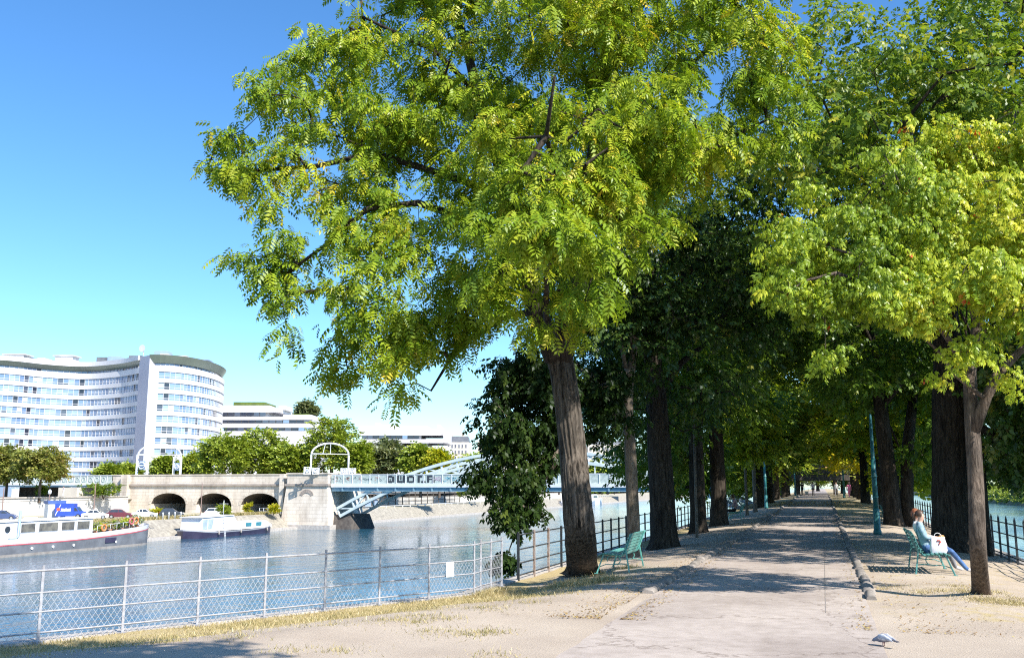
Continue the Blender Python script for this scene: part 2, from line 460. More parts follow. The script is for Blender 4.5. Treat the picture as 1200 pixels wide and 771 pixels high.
# far bank (across the wide arm of the river)
fb = MB()
fb.add([(-88, -400, WATER-.6), (-92.5, -400, QUAY), (-92.5, 900, QUAY), (-88, 900, WATER-.6)], [(0, 1, 2, 3)])
tag(fb.build('quay_slope', M['revet']), kind='structure')
MB().box((-88.3, 250, WATER+.05), (1.2, 1300, .7)).build('quay_kerb', M['coping'])['kind'] = 'structure'
MB().add([(-92.5, -400, QUAY), (-126, -400, QUAY), (-126, 900, QUAY), (-92.5, 900, QUAY)], [(0, 1, 2, 3)]).build('far_quay', M['quaytop'])['kind'] = 'structure'
MB().add([(-125, -400, -.7), (-2500, -400, -.7), (-2500, 3500, -.7), (-125, 3500, -.7)], [(0, 1, 2, 3)]).build('far_ground', M['city'])['kind'] = 'structure'
# bank beyond the narrow arm
MB().add([(70, -400, WATER-.6), (76, -400, -1), (76, 900, -1), (70, 900, WATER-.6)], [(0, 1, 2, 3)]).build('near_quay_slope', mat('mossy_bank', (.13, .14, .07), (.07, .08, .04), .6, 1, .05))['kind'] = 'structure'
MB().add([(76, -400, -1), (2500, -400, -1), (2500, 3500, -1), (76, 3500, -1)], [(0, 1, 2, 3)]).build('near_bank_ground', M['city'])['kind'] = 'structure'
# ------------------------------------------------------------------ foliage
def rhomb(base, d, side, L, wd, drop):
    """one leaf blade: base, two shoulders, tip"""
    b = np.array(base); d = np.array(d); s = np.array(side)
    m = b+d*L*.42; tip = b+d*L+np.array((0, 0, -drop))
    return [b, m+s*wd+np.array((0, 0, -drop*.15)), tip, m-s*wd+np.array((0, 0, -drop*.15))]
def tpl_pinnate(pairs=7, LL=.33, wd=.058):
    V = []
    def rach(t): return np.array((t, 0, -.32*t*t))
    for i in range(pairs):
        t = .2+.74*i/(pairs-1); L = LL*(1-.55*abs(t-.5))
        for sg in (1, -1):
            a = sg*R(62); d = np.array((math.cos(a), math.sin(a), -.18)); s = np.array((-math.sin(a), math.cos(a), 0))
            V += rhomb(rach(t), d, s, L, wd, .06+LL*.12)
    V += rhomb(rach(1), (1, 0, -.5), (0, 1, 0), .3, .05, .05)
    V += [np.array((0, .006, 0)), np.array((0, -.006, 0)), rach(1)+np.array((0, -.004, 0)), rach(1)+np.array((0, .004, 0))]
    return np.array(V), len(V)//4
def tpl_sprig(n=7, spread=1.0, L=.5, wd=.15, drop=.12, seed=1):
    r = random.Random(seed); V = []
    for i in range(n):
        t = i/(n-1)*.8; a = (1 if i % 2 else -1)*R(r.uniform(35, 80))*spread if i < n-1 else 0
        el = r.uniform(-.45, .25); d = np.array((math.cos(a), math.sin(a), el)); s = np.array((-math.sin(a), math.cos(a), r.uniform(-.6, .6)))
        V += rhomb((t, 0, -.15*t*t), d, s, L*r.uniform(.75, 1.15), wd*r.uniform(.85, 1.15), drop)
    return np.array(V), n
def tpl_lobed(n=5, seed=3):
    """hanging, deeply lobed leaves"""
    r = random.Random(seed); V = []; q = 0
    for i in range(n):
        t = i/(n-1)*.8; a0 = (1 if i % 2 else -1)*R(r.uniform(20, 80)); dr = r.uniform(.25, .9)
        base = np.array((t, 0, -.1*t)); st = np.array((math.cos(a0), math.sin(a0), -dr*.6))*.16
        for k, (da, ll) in enumerate(((0, .5), (R(42), .36), (-R(42), .36))):
            a = a0+da; d = np.array((math.cos(a)*.75, math.sin(a)*.75, -dr)); s = np.array((-math.sin(a), math.cos(a), 0))
            V += rhomb(base+st, d, s, ll, .085, .1); q += 1
    return np.array(V), q
TPL = {'pinnate': tpl_pinnate(), 'sprig': tpl_sprig(), 'lobed': tpl_lobed(), 'clump': tpl_sprig(5, 1.6, .62, .24, .1, 5), 'tuft': tpl_pinnate(4, .5, .095)}

def foliage(name, centres, outs, kind, per, size, rad, material, parent, droop=.5, tint=(.5, .22), seed=0, ctint=None, origin=(0, 0, 0), flat=.7, ow=.4, cap=1.0, odd=0):
    """centres: twig ends; outs: their outward directions"""
    g = np.random.default_rng(seed)
    C = np.repeat(np.asarray(centres), per, 0); O = np.repeat(np.asarray(outs), per, 0)
    n = len(C)
    off = g.normal(size=(n, 3)); off /= np.linalg.norm(off, axis=1)[:, None]; off *= (g.random(n)**.45)[:, None]*rad
    off[:, 2] *= flat
    P = C+off
    d = O*ow+off/rad*.85+g.normal(size=(n, 3))*.38
    d[:, 2] = d[:, 2]*.5-droop*(.5+g.random(n))
    d /= np.linalg.norm(d, axis=1)[:, None]
    up = np.array((0, 0, 1.0))[None]+g.normal(size=(n, 3))*.42+sdir_np[None]*.35
    s = np.cross(up, d); s /= np.linalg.norm(s, axis=1)[:, None]+1e-9
    u = np.cross(d, s)
    T, nq = TPL[kind]
    L = size*(.65+.7*g.random(n))
    V = P[:, None, :]+L[:, None, None]*(T[None, :, 0:1]*d[:, None, :]+T[None, :, 1:2]*s[:, None, :]+T[None, :, 2:3]*u[:, None, :])
    V = V.reshape(-1, 3)-np.array(origin)[None]
    tn = tint[0]+tint[1]*g.normal(size=n)
    if ctint is not None: tn = np.minimum(tn+np.repeat(np.minimum(np.asarray(ctint), 1), per), cap)+np.repeat(np.where(np.asarray(ctint) > 1.5, 1.0, 0), per)
    if odd: tn = np.where(g.random(n) < odd, 1.0, tn)
    tv = np.repeat(np.clip(tn, 0, 1), nq*4)+np.tile(np.repeat(np.linspace(-.05, .05, nq), 4), n)
    return quadmesh(name, V, material, parent, tv)
def quadmesh(name, V, material, parent=None, tint=None):
    nv = len(V); me = bpy.data.meshes.new(name)
    me.vertices.add(nv); me.vertices.foreach_set('co', np.ascontiguousarray(V, dtype=np.float32).ravel())
    me.loops.add(nv); me.loops.foreach_set('vertex_index', np.arange(nv, dtype=np.int32))
    me.polygons.add(nv//4); me.polygons.foreach_set('loop_start', np.arange(0, nv, 4, dtype=np.int32))
    me.materials.append(material)
    if tint is not None:
        a = me.attributes.new('tint', 'FLOAT', 'POINT'); a.data.foreach_set('value', np.clip(tint, 0, 1).astype(np.float32))
    me.update(calc_edges=True); me.validate()
    o = bpy.data.objects.new(name, me); COL.objects.link(o)
    if parent: o.parent = parent
    return o
sdir_np = np.array(sdir)

# ------------------------------------------------------------------ branches that reach every twig end
def branches(skel, targets, tip=.009, expo=.47, sag=.1, seed=0, base_r=None):
    """skel: list of (points, radii, attach?) limbs; returns chains of (pts, radii)"""
    r = random.Random(seed)
    pos = []; par = []; fixed = []
    chains = []
    for pts, rad in skel:
        idx = []
        for i, (p, q) in enumerate(zip(pts, rad)):
            if i == 0 and pos:
                D = np.linalg.norm(np.array(pos)-np.array(p), axis=1); par_i = int(D.argmin())
                idx.append(par_i)
                if D.min() > .05:
                    pos.append(tuple(p)); par.append(par_i); fixed.append(q); idx.append(len(pos)-1)
                continue
            pos.append(tuple(p)); par.append(idx[-1] if idx else -1); fixed.append(q); idx.append(len(pos)-1)
        chains.append((idx, True))
    n_sk = len(pos)
    A = np.zeros((n_sk+len(targets)*12+10, 3)); A[:n_sk] = pos; n = n_sk
    sk = A[:n_sk].copy()
    T = np.asarray(targets); near = np.array([np.linalg.norm(sk-t, axis=1).min() for t in T]) if len(T) else []
    ends = []
    first = max(1, n_sk//6)
    for ti in np.argsort(near):
        t = T[ti]; d = np.linalg.norm(A[:n]-t, axis=1)
        cost = d+.55*np.maximum(0, A[:n, 2]-t[2]-.3)
        cost[:first] += 3
        k = int(cost.argmin()); a = A[k].copy(); L = d[k]
        m = max(1, min(9, int(L/.55)))
        idx = [k]; side = np.array([r.uniform(-1, 1), r.uniform(-1, 1), r.uniform(-.2, 1)])*L*.09
        for i in range(1, m+1):
            f = i/m
            p = a+(t-a)*f+side*math.sin(math.pi*f)+np.array((0, 0, sag*L*math.sin(math.pi*f)))
            if i < m: p = p+np.array([r.uniform(-1, 1) for _ in range(3)])*.05*min(L, 2)
            if n >= len(A): break
            A[n] = p; par.append(idx[-1]); fixed.append(0); idx.append(n); n += 1
        chains.append((idx, False)); ends.append(idx[-1])
    cnt = np.zeros(n)
    for e in ends: cnt[e] += 1
    for i in range(n-1, -1, -1):
        if par[i] >= 0 and par[i] < i: cnt[par[i]] += cnt[i]
    rad = tip*np.maximum(cnt, 1)**expo
    rad = np.minimum(rad, .16)
    rad = np.maximum(rad, np.array(fixed))
    out = []
    for idx, sk_ in chains:
        if sk_: continue
        rr = [min(rad[i], rad[idx[1]]*1.15) if j == 0 else rad[i] for j, i in enumerate(idx)]
        if len(idx) > 1: rr[-1] *= .6
        out.append((A[idx], rr))
    return out, A[:n]

def trunk_mesh(pts, rad, sides, rows, name, material, parent, origin, flare=.5, rough=.05, seed=0, flare_h=.3):
    """furrowed trunk swept along pts"""
    P = [Vector(p) for p in pts]
    seg = [0]
    for a, b in zip(P[:-1], P[1:]): seg.append(seg[-1]+(b-a).length)
    Lt = seg[-1]; V = []; fs = []
    ph = seed*7.3
    for j in range(rows+1):
        l = Lt*(j/rows)**1.15; i = 0
        while i < len(seg)-2 and l > seg[i+1]: i += 1
        f = (l-seg[i])/(seg[i+1]-seg[i]); 
        p0, p1 = P[max(i-1, 0)], P[min(i+2, len(P)-1)]
        # catmull-rom
        a, b = P[i], P[i+1]
        c = .5*((2*a)+(b-p0)*f+(2*p0-5*a+4*b-p1)*f*f+(3*a-p0-3*b+p1)*f**3)
        r_ = rad[i]+(rad[i+1]-rad[i])*f
        for k in range(sides):
            w_ = 2*math.pi*k/sides; cx_, sy_ = math.cos(w_), math.sin(w_)
            q = 1+flare*math.exp(-l/flare_h)*(.75+.5*mnoise.noise((cx_*1.6+ph, sy_*1.6, 1)))
            q += .07*mnoise.noise((cx_*1.1+ph, sy_*1.1, l*.5))
            if rough:
                nn = mnoise.noise((cx_*5.2+ph, sy_*5.2, l*.75)); n2 = mnoise.noise((cx_*11+ph, sy_*11, l*1.9))
                q += rough*(1-2*abs(nn))*.9+rough*.5*n2-rough*.3
            V.append((c.x+cx_*r_*q-origin[0], c.y+sy_*r_*q-origin[1], c.z-origin[2]))
    n = sides
    for j in range(rows):
        for k in range(n):
            kk = (k+1) % n; fs.append((j*n+k, j*n+kk, (j+1)*n+kk, (j+1)*n+k))
    mb = MB().add(V, fs, 0, True)
    mb.add(V[-n:], [tuple(range(n))], 0)
    return mb
def add_limbs(mb, skel, chains, origin, minr=0):
    o = Vector(origin)
    for pts, rad in skel:
        mb.tube([Vector(p)-o for p in pts], list(rad), 10)
    return mb
def twig_mesh(chains, origin, name, material, parent):
    mb = MB(); o = np.array(origin)
    for pts, rad in chains:
        n = 7 if max(rad) > .05 else 5 if max(rad) > .02 else 3
        mb.tube(np.asarray(pts)-o, rad, n, cap=False)
    return mb.build(name, material, parent)

# blobs: (u, v, depth, radius in photo px, weight) -> sample twig ends inside
def sample_blobs(blobs, n, seed, zsq=1.0, dsq=.9, gap=.0, gscale=.5):
    g = random.Random(seed); out = []
    wsum = sum(b[3]**2*(b[4] if len(b) > 4 else 1) for b in blobs)
    for b in blobs:
        u, v, d, rp = b[:4]; wt = b[4] if len(b) > 4 else 1
        rm = rp*d/F; c = Vector(W(u, v, d)); k = max(1, int(round(n*rp*rp*wt/wsum)))
        tries = 0
        while k and tries < 4000:
            tries += 1
            q = Vector([g.uniform(-1, 1) for _ in range(3)])
            if q.length > 1: continue
            if g.random() > .25+.75*q.length: continue
            p = c+Vector((q.x*rm, q.y*rm*dsq, q.z*rm*zsq))
            if gap and mnoise.noise(p*gscale+Vector((seed*3.1, 0, 0))) < gap-.5: continue
            out.append(tuple(p)); k -= 1
    return np.array(out)
def outward(T, centre):
    d = np.asarray(T)-np.asarray(centre)[None]; d[:, 2] *= .5
    return d/(np.linalg.norm(d, axis=1)[:, None]+1e-6)

LM = {
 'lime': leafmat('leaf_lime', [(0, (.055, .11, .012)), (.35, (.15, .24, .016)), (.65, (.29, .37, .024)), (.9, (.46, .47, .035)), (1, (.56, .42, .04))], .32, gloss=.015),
 'gold': leafmat('leaf_gold', [(0, (.09, .16, .018)), (.35, (.25, .35, .025)), (.65, (.46, .52, .04)), (.93, (.64, .58, .05)), (.97, (.62, .32, .03)), (1, (.62, .12, .03))], .36, gloss=.02),
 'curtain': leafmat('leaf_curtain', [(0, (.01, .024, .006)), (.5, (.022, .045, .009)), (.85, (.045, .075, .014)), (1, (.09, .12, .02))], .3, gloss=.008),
 'mid': leafmat('leaf_mid', [(0, (.05, .1, .016)), (.5, (.13, .21, .024)), (.85, (.23, .3, .03)), (1, (.42, .4, .04))], .4, gloss=.018),
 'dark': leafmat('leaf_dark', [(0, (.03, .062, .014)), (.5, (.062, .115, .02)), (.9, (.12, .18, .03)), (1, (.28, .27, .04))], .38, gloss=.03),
 'yellow': leafmat('leaf_yellow', [(0, (.17, .23, .02)), (.5, (.42, .43, .03)), (1, (.7, .52, .03))], .5, gloss=.02),
 'far': leafmat('leaf_far', [(0, (.13, .18, .02)), (.5, (.25, .32, .035)), (1, (.4, .43, .06))], .3, gloss=.03),
 'olive': leafmat('leaf_olive', [(0, (.12, .15, .03)), (.5, (.24, .26, .055)), (.85, (.36, .31, .09)), (1, (.45, .26, .11))], .3, gloss=.03),
 'grey': leafmat('leaf_grey', [(0, (.08, .11, .045)), (.5, (.17, .2, .085)), (1, (.3, .3, .15))], .3, gloss=.03),
}
BK = {'furrow': barkmat('bark_furrowed', (.19, .165, .14), (.022, .019, .016)), 'dark': barkmat('bark_dark', (.09, .075, .06), (.018, .015, .012)),
      'pale': barkmat('bark_pale', (.27, .23, .185), (.12, .1, .08), 1.6), 'brown': barkmat('bark_brown', (.23, .185, .15), (.06, .046, .037), 1.7)}

# ------------------------------------------------------------------ 1. the big tree with feathery leaves by the water
def px_line(lst): return [W(*p) for p in lst]
def hero():
    b = G(683, 672, zg(-4.7, 19.1)-.05); d0 = 19.55
    t = thing('tree', b, 'big furrowed trunk beside the empty bench, crown of bright feathery leaves spreading over the water', 'tree', 'trees along the path')
    main = [b, W(679, 620, 19.6), W(670, 520, 19.7), W(660, 440, 19.8), W(650, 400, 19.9)]
    up = [W(656, 425, 19.8), W(668, 365, 19.9), W(684, 300, 20), W(690, 220, 20), W(703, 120, 20), W(715, 20, 20), W(722, -70, 20)]
    lf = [W(653, 420, 19.8), W(628, 365, 19.6), W(610, 290, 19.4), W(585, 190, 19.2), W(560, 110, 19.2), W(535, 10, 19.2)]
    limbs = [(up, [.27, .23, .18, .15, .12, .09, .05]), (lf, [.27, .21, .18, .15, .12, .06])]
    def L(pts, r0): 
        p = [W(*q) for q in pts]; return (p, [r0*(1-.75*i/(len(p)-1)) for i in range(len(p))])
    limbs += [L([(628, 365, 19.6), (590, 372, 18.8), (550, 398, 18.2), (525, 425, 18), (505, 458, 17.8)], .075),
              L([(610, 290, 19.4), (560, 262, 18.5), (490, 238, 18), (430, 245, 17.6), (385, 285, 17.4), (350, 310, 17.2)], .1),
              L([(595, 230, 19.3), (520, 205, 18.5), (440, 180, 18.2), (370, 195, 18), (300, 200, 18), (240, 200, 18)], .09),
              L([(560, 110, 19.2), (510, 60, 19), (450, 32, 19), (425, 20, 19), (422, -10, 19)], .06),
              L([(640, 385, 19.6), (640, 352, 16.5), (640, 320, 14.5), (655, 290, 13.2)], .07),
              L([(690, 240, 20), (740, 230, 18.5), (800, 210, 17.5), (850, 165, 17), (900, 140, 17)], .09),
              L([(700, 140, 20), (760, 110, 19), (830, 60, 18.5), (880, 20, 18.5)], .08),
              L([(684, 290, 20), (660, 230, 17), (640, 160, 15), (650, 90, 14)], .08)]
    blobs = [(285, 185, 18, 50), (262, 190, 18, 32, .6), (330, 215, 17.8, 60), (330, 120, 18.5, 62), (310, 285, 17.5, 42), (345, 320, 17.3, 40, .8), (345, 360, 17.2, 26, .8), (330, 410, 17.2, 12, 2.5),
             (390, 70, 19, 62), (395, 20, 19, 42, .6), (415, 150, 18.3, 85), (420, 240, 17.6, 60), (400, 330, 17.3, 36, .6), (395, 432, 17.3, 18, 2.2), (405, 385, 17.3, 26, .8),
             (470, 90, 19, 90), (480, 0, 19.2, 80), (500, 200, 18.2, 95), (455, 300, 17, 55), (445, 370, 16.5, 36, .8), (470, 345, 16.5, 55), (466, 415, 16.5, 30, 1.4), (470, 458, 16.5, 20, 1.8), (490, 385, 17, 42), (520, 390, 17.5, 36, .8),
             (560, 60, 19, 95), (570, 170, 18, 100), (560, 290, 17.2, 75), (530, 345, 17, 52), (560, -60, 19.5, 100),
             (650, 60, 17.5, 110), (640, 180, 15.5, 90), (620, 260, 15, 75), (645, 295, 13.2, 55, 1.3), (690, 325, 13.8, 40), (605, 325, 14.8, 46), (640, 362, 16.5, 34), (560, 365, 17.4, 40), (700, 365, 18, 36, .8), (670, 340, 17.5, 45), (655, -60, 19, 120),
             (760, 40, 17.5, 110), (740, 160, 16, 90), (715, 260, 15.5, 60), (760, 240, 17.5, 55), (800, 150, 16.5, 80), (860, 60, 17, 80), (890, 130, 16.8, 55), (900, 60, 17.5, 45), (925, 165, 17, 24, .8), (850, 210, 18, 45, .6), (780, -60, 19, 130), (870, -30, 18, 70),
             (640, 120, 22, 120, .4), (520, 140, 21.5, 100, .3), (760, 130, 22, 110, .5)]
    T = np.vstack((sample_blobs(blobs, 1230, 11, .9, .85, .41, .95), [W(*q) for q in ((330, 404, 17.2), (336, 388, 17.2), (394, 412, 17.3), (390, 432, 17.3), (402, 395, 17.3), (466, 425, 16.5), (470, 452, 16.5), (464, 470, 16.5), (480, 405, 16.6), (455, 392, 16.6), (492, 398, 17), (448, 345, 16.6), (420, 300, 17), (300, 300, 17.5), (270, 300, 17.6), (318, 335, 17.4))]))
    ch, A = branches([(main[2:], [.3, .3, .3])]+limbs, T, seed=3, sag=.06)
    mb = trunk_mesh(main, [.33, .3, .262, .255, .27], 120, 150, 'trunk', BK['furrow'], t, b, .62, .12, 1, .42)
    mb.build('trunk', BK['furrow'], t)
    mb2 = MB(); add_limbs(mb2, limbs, None, b)
    o = Vector(b)
    for pts, rad in ch:
        mb2.tube([Vector(p)-o for p in pts], rad, 7 if max(rad) > .05 else 5 if max(rad) > .02 else 3, cap=False)
    mb2.build('branches', BK['dark'], t)
    C = Vector(W(640, 180, 19.5)); out = outward(T, C)
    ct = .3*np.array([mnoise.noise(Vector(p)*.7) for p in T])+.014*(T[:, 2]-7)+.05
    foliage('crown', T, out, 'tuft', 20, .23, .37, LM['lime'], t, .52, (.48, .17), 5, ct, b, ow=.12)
hero()

# ------------------------------------------------------------------ 2. the small forked tree with golden leaves
def golden():
    b = G(1150, 698, zg(2.55, 17)-.04)
    t = thing('tree', b, 'slender forked trunk with two sawn branch stubs and yellowing lobed leaves', 'tree', 'trees along the path')
    d = 15.5
    main = [b, W(1146, 640, 15.5), W(1143, 560, 15.55), W(1139, 490, 15.6), W(1137, 430, 15.7), W(1146, 380, 15.8)]
    fork = [W(1141, 505, 15.55), W(1156, 465, 15.4), W(1172, 435, 15.3), W(1195, 412, 15.2), W(1240, 385, 15.1)]
    def L(pts, r0):
        p = [W(*q) for q in pts]; return (p, [r0*(1-.7*i/(len(p)-1)) for i in range(len(p))])
    limbs = [(fork, [.1, .085, .075, .06, .04]),
             L([(1154, 467, 15.4), (1120, 440, 15), (1098, 410, 14.8), (1070, 385, 14.5)], .04),
             L([(1140, 440, 15.7), (1100, 380, 15), (1040, 340, 14.4), (980, 320, 14.2), (940, 330, 14)], .06),
             L([(1146, 385, 15.8), (1130, 330, 15.4), (1080, 260, 15), (1030, 210, 14.8)], .06),
             L([(1146, 385, 15.8), (1165, 310, 15.8), (1180, 220, 15.6), (1190, 130, 15.6)], .06),
             L([(1140, 420, 15.7), (1170, 385, 14.5), (1190, 365, 13.6)], .05)]
    blobs = [(945, 262, 14.6, 50), (925, 292, 14.3, 36), (935, 338, 14, 34), (930, 380, 14, 26, .6), (965, 405, 14, 22, .6), (985, 365, 14.2, 44), (990, 290, 14.6, 60), (1035, 215, 15, 55), (1040, 300, 14.4, 70), (1045, 355, 14, 52), (1035, 398, 14, 26, .7),
             (1100, 160, 15.4, 50), (1110, 250, 14.6, 70), (1110, 330, 14, 66), (1090, 395, 14, 36, .7), (1100, 440, 14.2, 16, .7), (1160, 150, 15.6, 65), (1180, 240, 14.4, 80), (1180, 330, 13.8, 70), (1165, 400, 14, 40, .6), (1230, 200, 15, 90), (1240, 310, 14.5, 90), (1205, 440, 14.5, 20, .7), (1260, 400, 15, 50, .6), (975, 220, 15.2, 34, .7)]
    T = sample_blobs(blobs, 430, 21, .85, .9, .46, 1.1)
    ch, A = branches([(main[2:], [.15, .15, .13, .09])]+limbs, T, tip=.006, seed=4, sag=.08)
    trunk_mesh(main, [.135, .128, .122, .115, .1, .08], 40, 70, 'trunk', BK['brown'], t, b, .55, .045, 2, .22).build('trunk', BK['brown'], t)
    mb = MB(); add_limbs(mb, limbs, None, b); o = Vector(b)
    for pts, rad in ch: mb.tube([Vector(p)-o for p in pts], rad, 5 if max(rad) > .02 else 3, cap=False)
    mb.build('branches', BK['brown'], t)
    sm = mat('sawn_wood', (.62, .42, .22), (.5, .32, .16), 30, .8)
    for (u, v) in ((1165, 440), (1175, 434)):
        a = Vector(W(u, v, 15.28))-o; e = Vector(W(u+2, v-1, 15.05))-o
        s_ = MB().tube([a, e], [.04, .036], 10, 0, smooth=False); s_.m[-1] = 1
        s_.build('branch_stub', [BK['brown'], sm], t)
    C = Vector(W(1110, 320, 16)); ct = .3*np.array([mnoise.noise(Vector(p)*.6) for p in T])+.0007*(np.array([0])) + 0
    lat = np.array([(p[0]*CY+p[1]*SY) for p in T]); ct = ct+.085*(lat-6.2)
    foliage('crown', T, outward(T, C), 'lobed', 18, .168, .29, LM['gold'], t, .75, (.5, .15), 6, ct, b, cap=.9, odd=.004)
golden()

# ------------------------------------------------------------------ generic avenue tree
def avenue_tree(x, y, r, h, label, crown, leaf, kind='sprig', nT=220, per=16, size=.34, rad=.75, bark='dark', lean=(0, 0), fork=4.0, blobs=None, seed=0, tint=(.5, .2), twin=None, rows=40, sides=28, droop=.35, gap=.3, stem_extra=None, rough=.06, group='trees along the path'):
    """crown: list of (dx, dy, z, rx, ry, rz, weight)"""
    z0 = zg(x, y)-.05; b = (x, y, z0); g = random.Random(seed)
    t = thing('tree', b, label, 'tree', group)
    main = [b, (x+lean[0]*.3, y+lean[1]*.3, z0+fork*.33), (x+lean[0]*.7, y+lean[1]*.7, z0+fork*.72), (x+lean[0], y+lean[1], z0+fork)]
    main.append((x+lean[0]*1.3+g.uniform(-.3, .3), y+lean[1]*1.3+g.uniform(-.3, .3), z0+fork+(h-fork)*.5))
    main.append((x+lean[0]*1.3+g.uniform(-.6, .6), y+lean[1]*1.3+g.uniform(-.6, .6), z0+h*.93))
    mr = [r*1.0, r*.93, r*.86, r*.78, r*.4, r*.08]
    T = []
    vol = sum(c[3]*c[4]*c[5]*(c[6] if len(c) > 6 else 1) for c in crown)
    for ci, c in enumerate(crown):
        k = int(round(nT*c[3]*c[4]*c[5]*(c[6] if len(c) > 6 else 1)/vol)); tr = 0
        while k and tr < 6000:
            tr += 1
            q = Vector([g.uniform(-1, 1) for _ in range(3)])
            if q.length > 1 or g.random() > .2+.8*q.length: continue
            p = Vector((x+c[0]+q.x*c[3], y+c[1]+q.y*c[4], c[2]+q.z*c[5]))
            if mnoise.noise(p*.45+Vector((seed*2.3, 0, 0))) < gap-.5: continue
            T.append(tuple(p)); k -= 1
    if blobs: T += [tuple(q) for q in sample_blobs(blobs[0], blobs[1], seed, gap=gap, gscale=.8)]
    T = np.array(T)
    limbs = []
    for i in range(5):
        a = i*2.4+seed; zz = z0+fork+(h-fork)*(.02+.13*i); f = main[3] if i < 2 else main[4]
        R_ = (crown[0][3]+crown[0][4])*.5*g.uniform(.5, .75)
        p0 = (main[3][0], main[3][1], zz-.3)
        limbs.append(([p0, (p0[0]+math.cos(a)*R_*.35, p0[1]+math.sin(a)*R_*.35, zz+1.0), (p0[0]+math.cos(a)*R_*.75, p0[1]+math.sin(a)*R_*.75, zz+1.9), (p0[0]+math.cos(a)*R_, p0[1]+math.sin(a)*R_, zz+2.9)], [r*.34, r*.26, r*.17, r*.07]))
    ch, A = branches([(main[2:], mr[2:])]+limbs, T, tip=.011, seed=seed, sag=.05)
    trunk_mesh(main, mr, sides, rows, 'trunk', BK[bark], t, b, .5, rough, seed, .3).build('trunk', BK[bark], t)
    mb = MB(); add_limbs(mb, limbs, None, b); o = Vector(b)
    if stem_extra:
        for pts, rad_ in stem_extra: mb.tube([Vector(p)-o for p in pts], rad_, 14)
    for pts, rad_ in ch: mb.tube([Vector(p)-o for p in pts], rad_, 5 if max(rad_) > .03 else 3, cap=False)
    mb.build('branches', BK[bark], t)
    cz = sum(c[2] for c in crown)/len(crown)
    ct = .22*np.array([mnoise.noise(Vector(p)*.4+Vector((seed, 0, 0))) for p in T])
    foliage('crown', T, outward(T, (x, y, cz-1)), kind, per, size, rad, LM[leaf], t, droop, tint, seed+50, ct, b)
    return t
# left-hand row (water side of the wide arm)
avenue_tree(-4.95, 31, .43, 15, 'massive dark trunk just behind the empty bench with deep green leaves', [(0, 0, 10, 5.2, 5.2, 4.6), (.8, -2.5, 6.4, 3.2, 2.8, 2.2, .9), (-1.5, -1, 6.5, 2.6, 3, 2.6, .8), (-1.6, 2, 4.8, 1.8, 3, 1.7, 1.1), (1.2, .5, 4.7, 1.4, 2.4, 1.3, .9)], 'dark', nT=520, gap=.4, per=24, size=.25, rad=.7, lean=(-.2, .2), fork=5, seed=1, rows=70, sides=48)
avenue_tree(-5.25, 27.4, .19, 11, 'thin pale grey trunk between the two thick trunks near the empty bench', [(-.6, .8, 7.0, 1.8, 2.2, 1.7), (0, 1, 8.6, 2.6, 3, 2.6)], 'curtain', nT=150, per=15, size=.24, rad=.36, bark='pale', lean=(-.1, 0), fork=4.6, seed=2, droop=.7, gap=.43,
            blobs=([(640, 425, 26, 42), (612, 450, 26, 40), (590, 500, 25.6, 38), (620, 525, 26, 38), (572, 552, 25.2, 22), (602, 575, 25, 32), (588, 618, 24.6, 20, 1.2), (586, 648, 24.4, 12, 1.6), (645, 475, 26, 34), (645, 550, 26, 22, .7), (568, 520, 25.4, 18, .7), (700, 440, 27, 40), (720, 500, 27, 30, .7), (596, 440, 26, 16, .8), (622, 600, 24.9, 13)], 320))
avenue_tree(-5.1, 41, .34, 14, 'dark trunk third from the empty bench, standing close before a similar trunk', [(0, 0, 10, 4.6, 5, 4.2), (.6, -1, 6.3, 2.6, 2.6, 2, .8), (-1.8, 0, 3.9, 1.7, 5, 2.4, 1.2)], 'mid', gap=.37, nT=400, per=20, size=.32, rad=.85, fork=5, seed=3, tint=(.35, .2))
avenue_tree(-4.6, 36.5, .055, 7, 'thin sapling stake-straight between dark trunks at the path edge', [(0, 0, 6, 1.2, 1.2, 1.4)], 'mid', nT=50, per=14, size=.36, rad=.5, bark='pale', fork=4.5, seed=4, rows=16, sides=10)
avenue_tree(-4.9, 47.5, .4, 14, 'dark trunk with a pale sunlit flank beside the bench with a sitter', [(0, 0, 10, 4.8, 5, 4.4), (.5, -1, 6.4, 2.8, 2.5, 1.9, .7), (-1.9, 3, 3.6, 1.7, 6, 2.3, 1.2)], 'mid', nT=400, per=18, size=.42, rad=.9, fork=5, seed=5, tint=(.35, .2))
avenue_tree(-4.5, 60, .09, 8, 'young tree with yellow green leaves in front of the turquoise post', [(0, 0, 5.6, 2.0, 2.2, 2.2), (.6, -1, 4.3, 1.4, 1.4, 1.2, .7)], 'yellow', nT=110, per=16, size=.42, rad=.6, bark='pale', fork=4, seed=6, rows=16, sides=12, tint=(.35, .2))
avenue_tree(-4.4, 66, .13, 9, 'slim straight trunk beside the turquoise post near the seated person', [(0, 0, 7, 2.4, 2.6, 2.2)], 'mid', nT=110, per=16, size=.45, rad=.7, bark='pale', fork=4.6, seed=7, rows=16, sides=12)
avenue_tree(-4.9, 79, .45, 14, 'broad trunk with sunlit bark right behind the tall turquoise post', [(0, 0, 9.6, 4.8, 6, 4.6), (.8, -2, 6.3, 2.8, 3, 2, .7), (-1.7, 2, 3.6, 1.7, 8, 2.4, 1.1), (2.3, -2, 5.4, 1.7, 4, 1.4, 1.2)], 'far', kind='clump', nT=400, per=16, size=.5, rad=1, fork=4.8, seed=8, tint=(.5, .2))
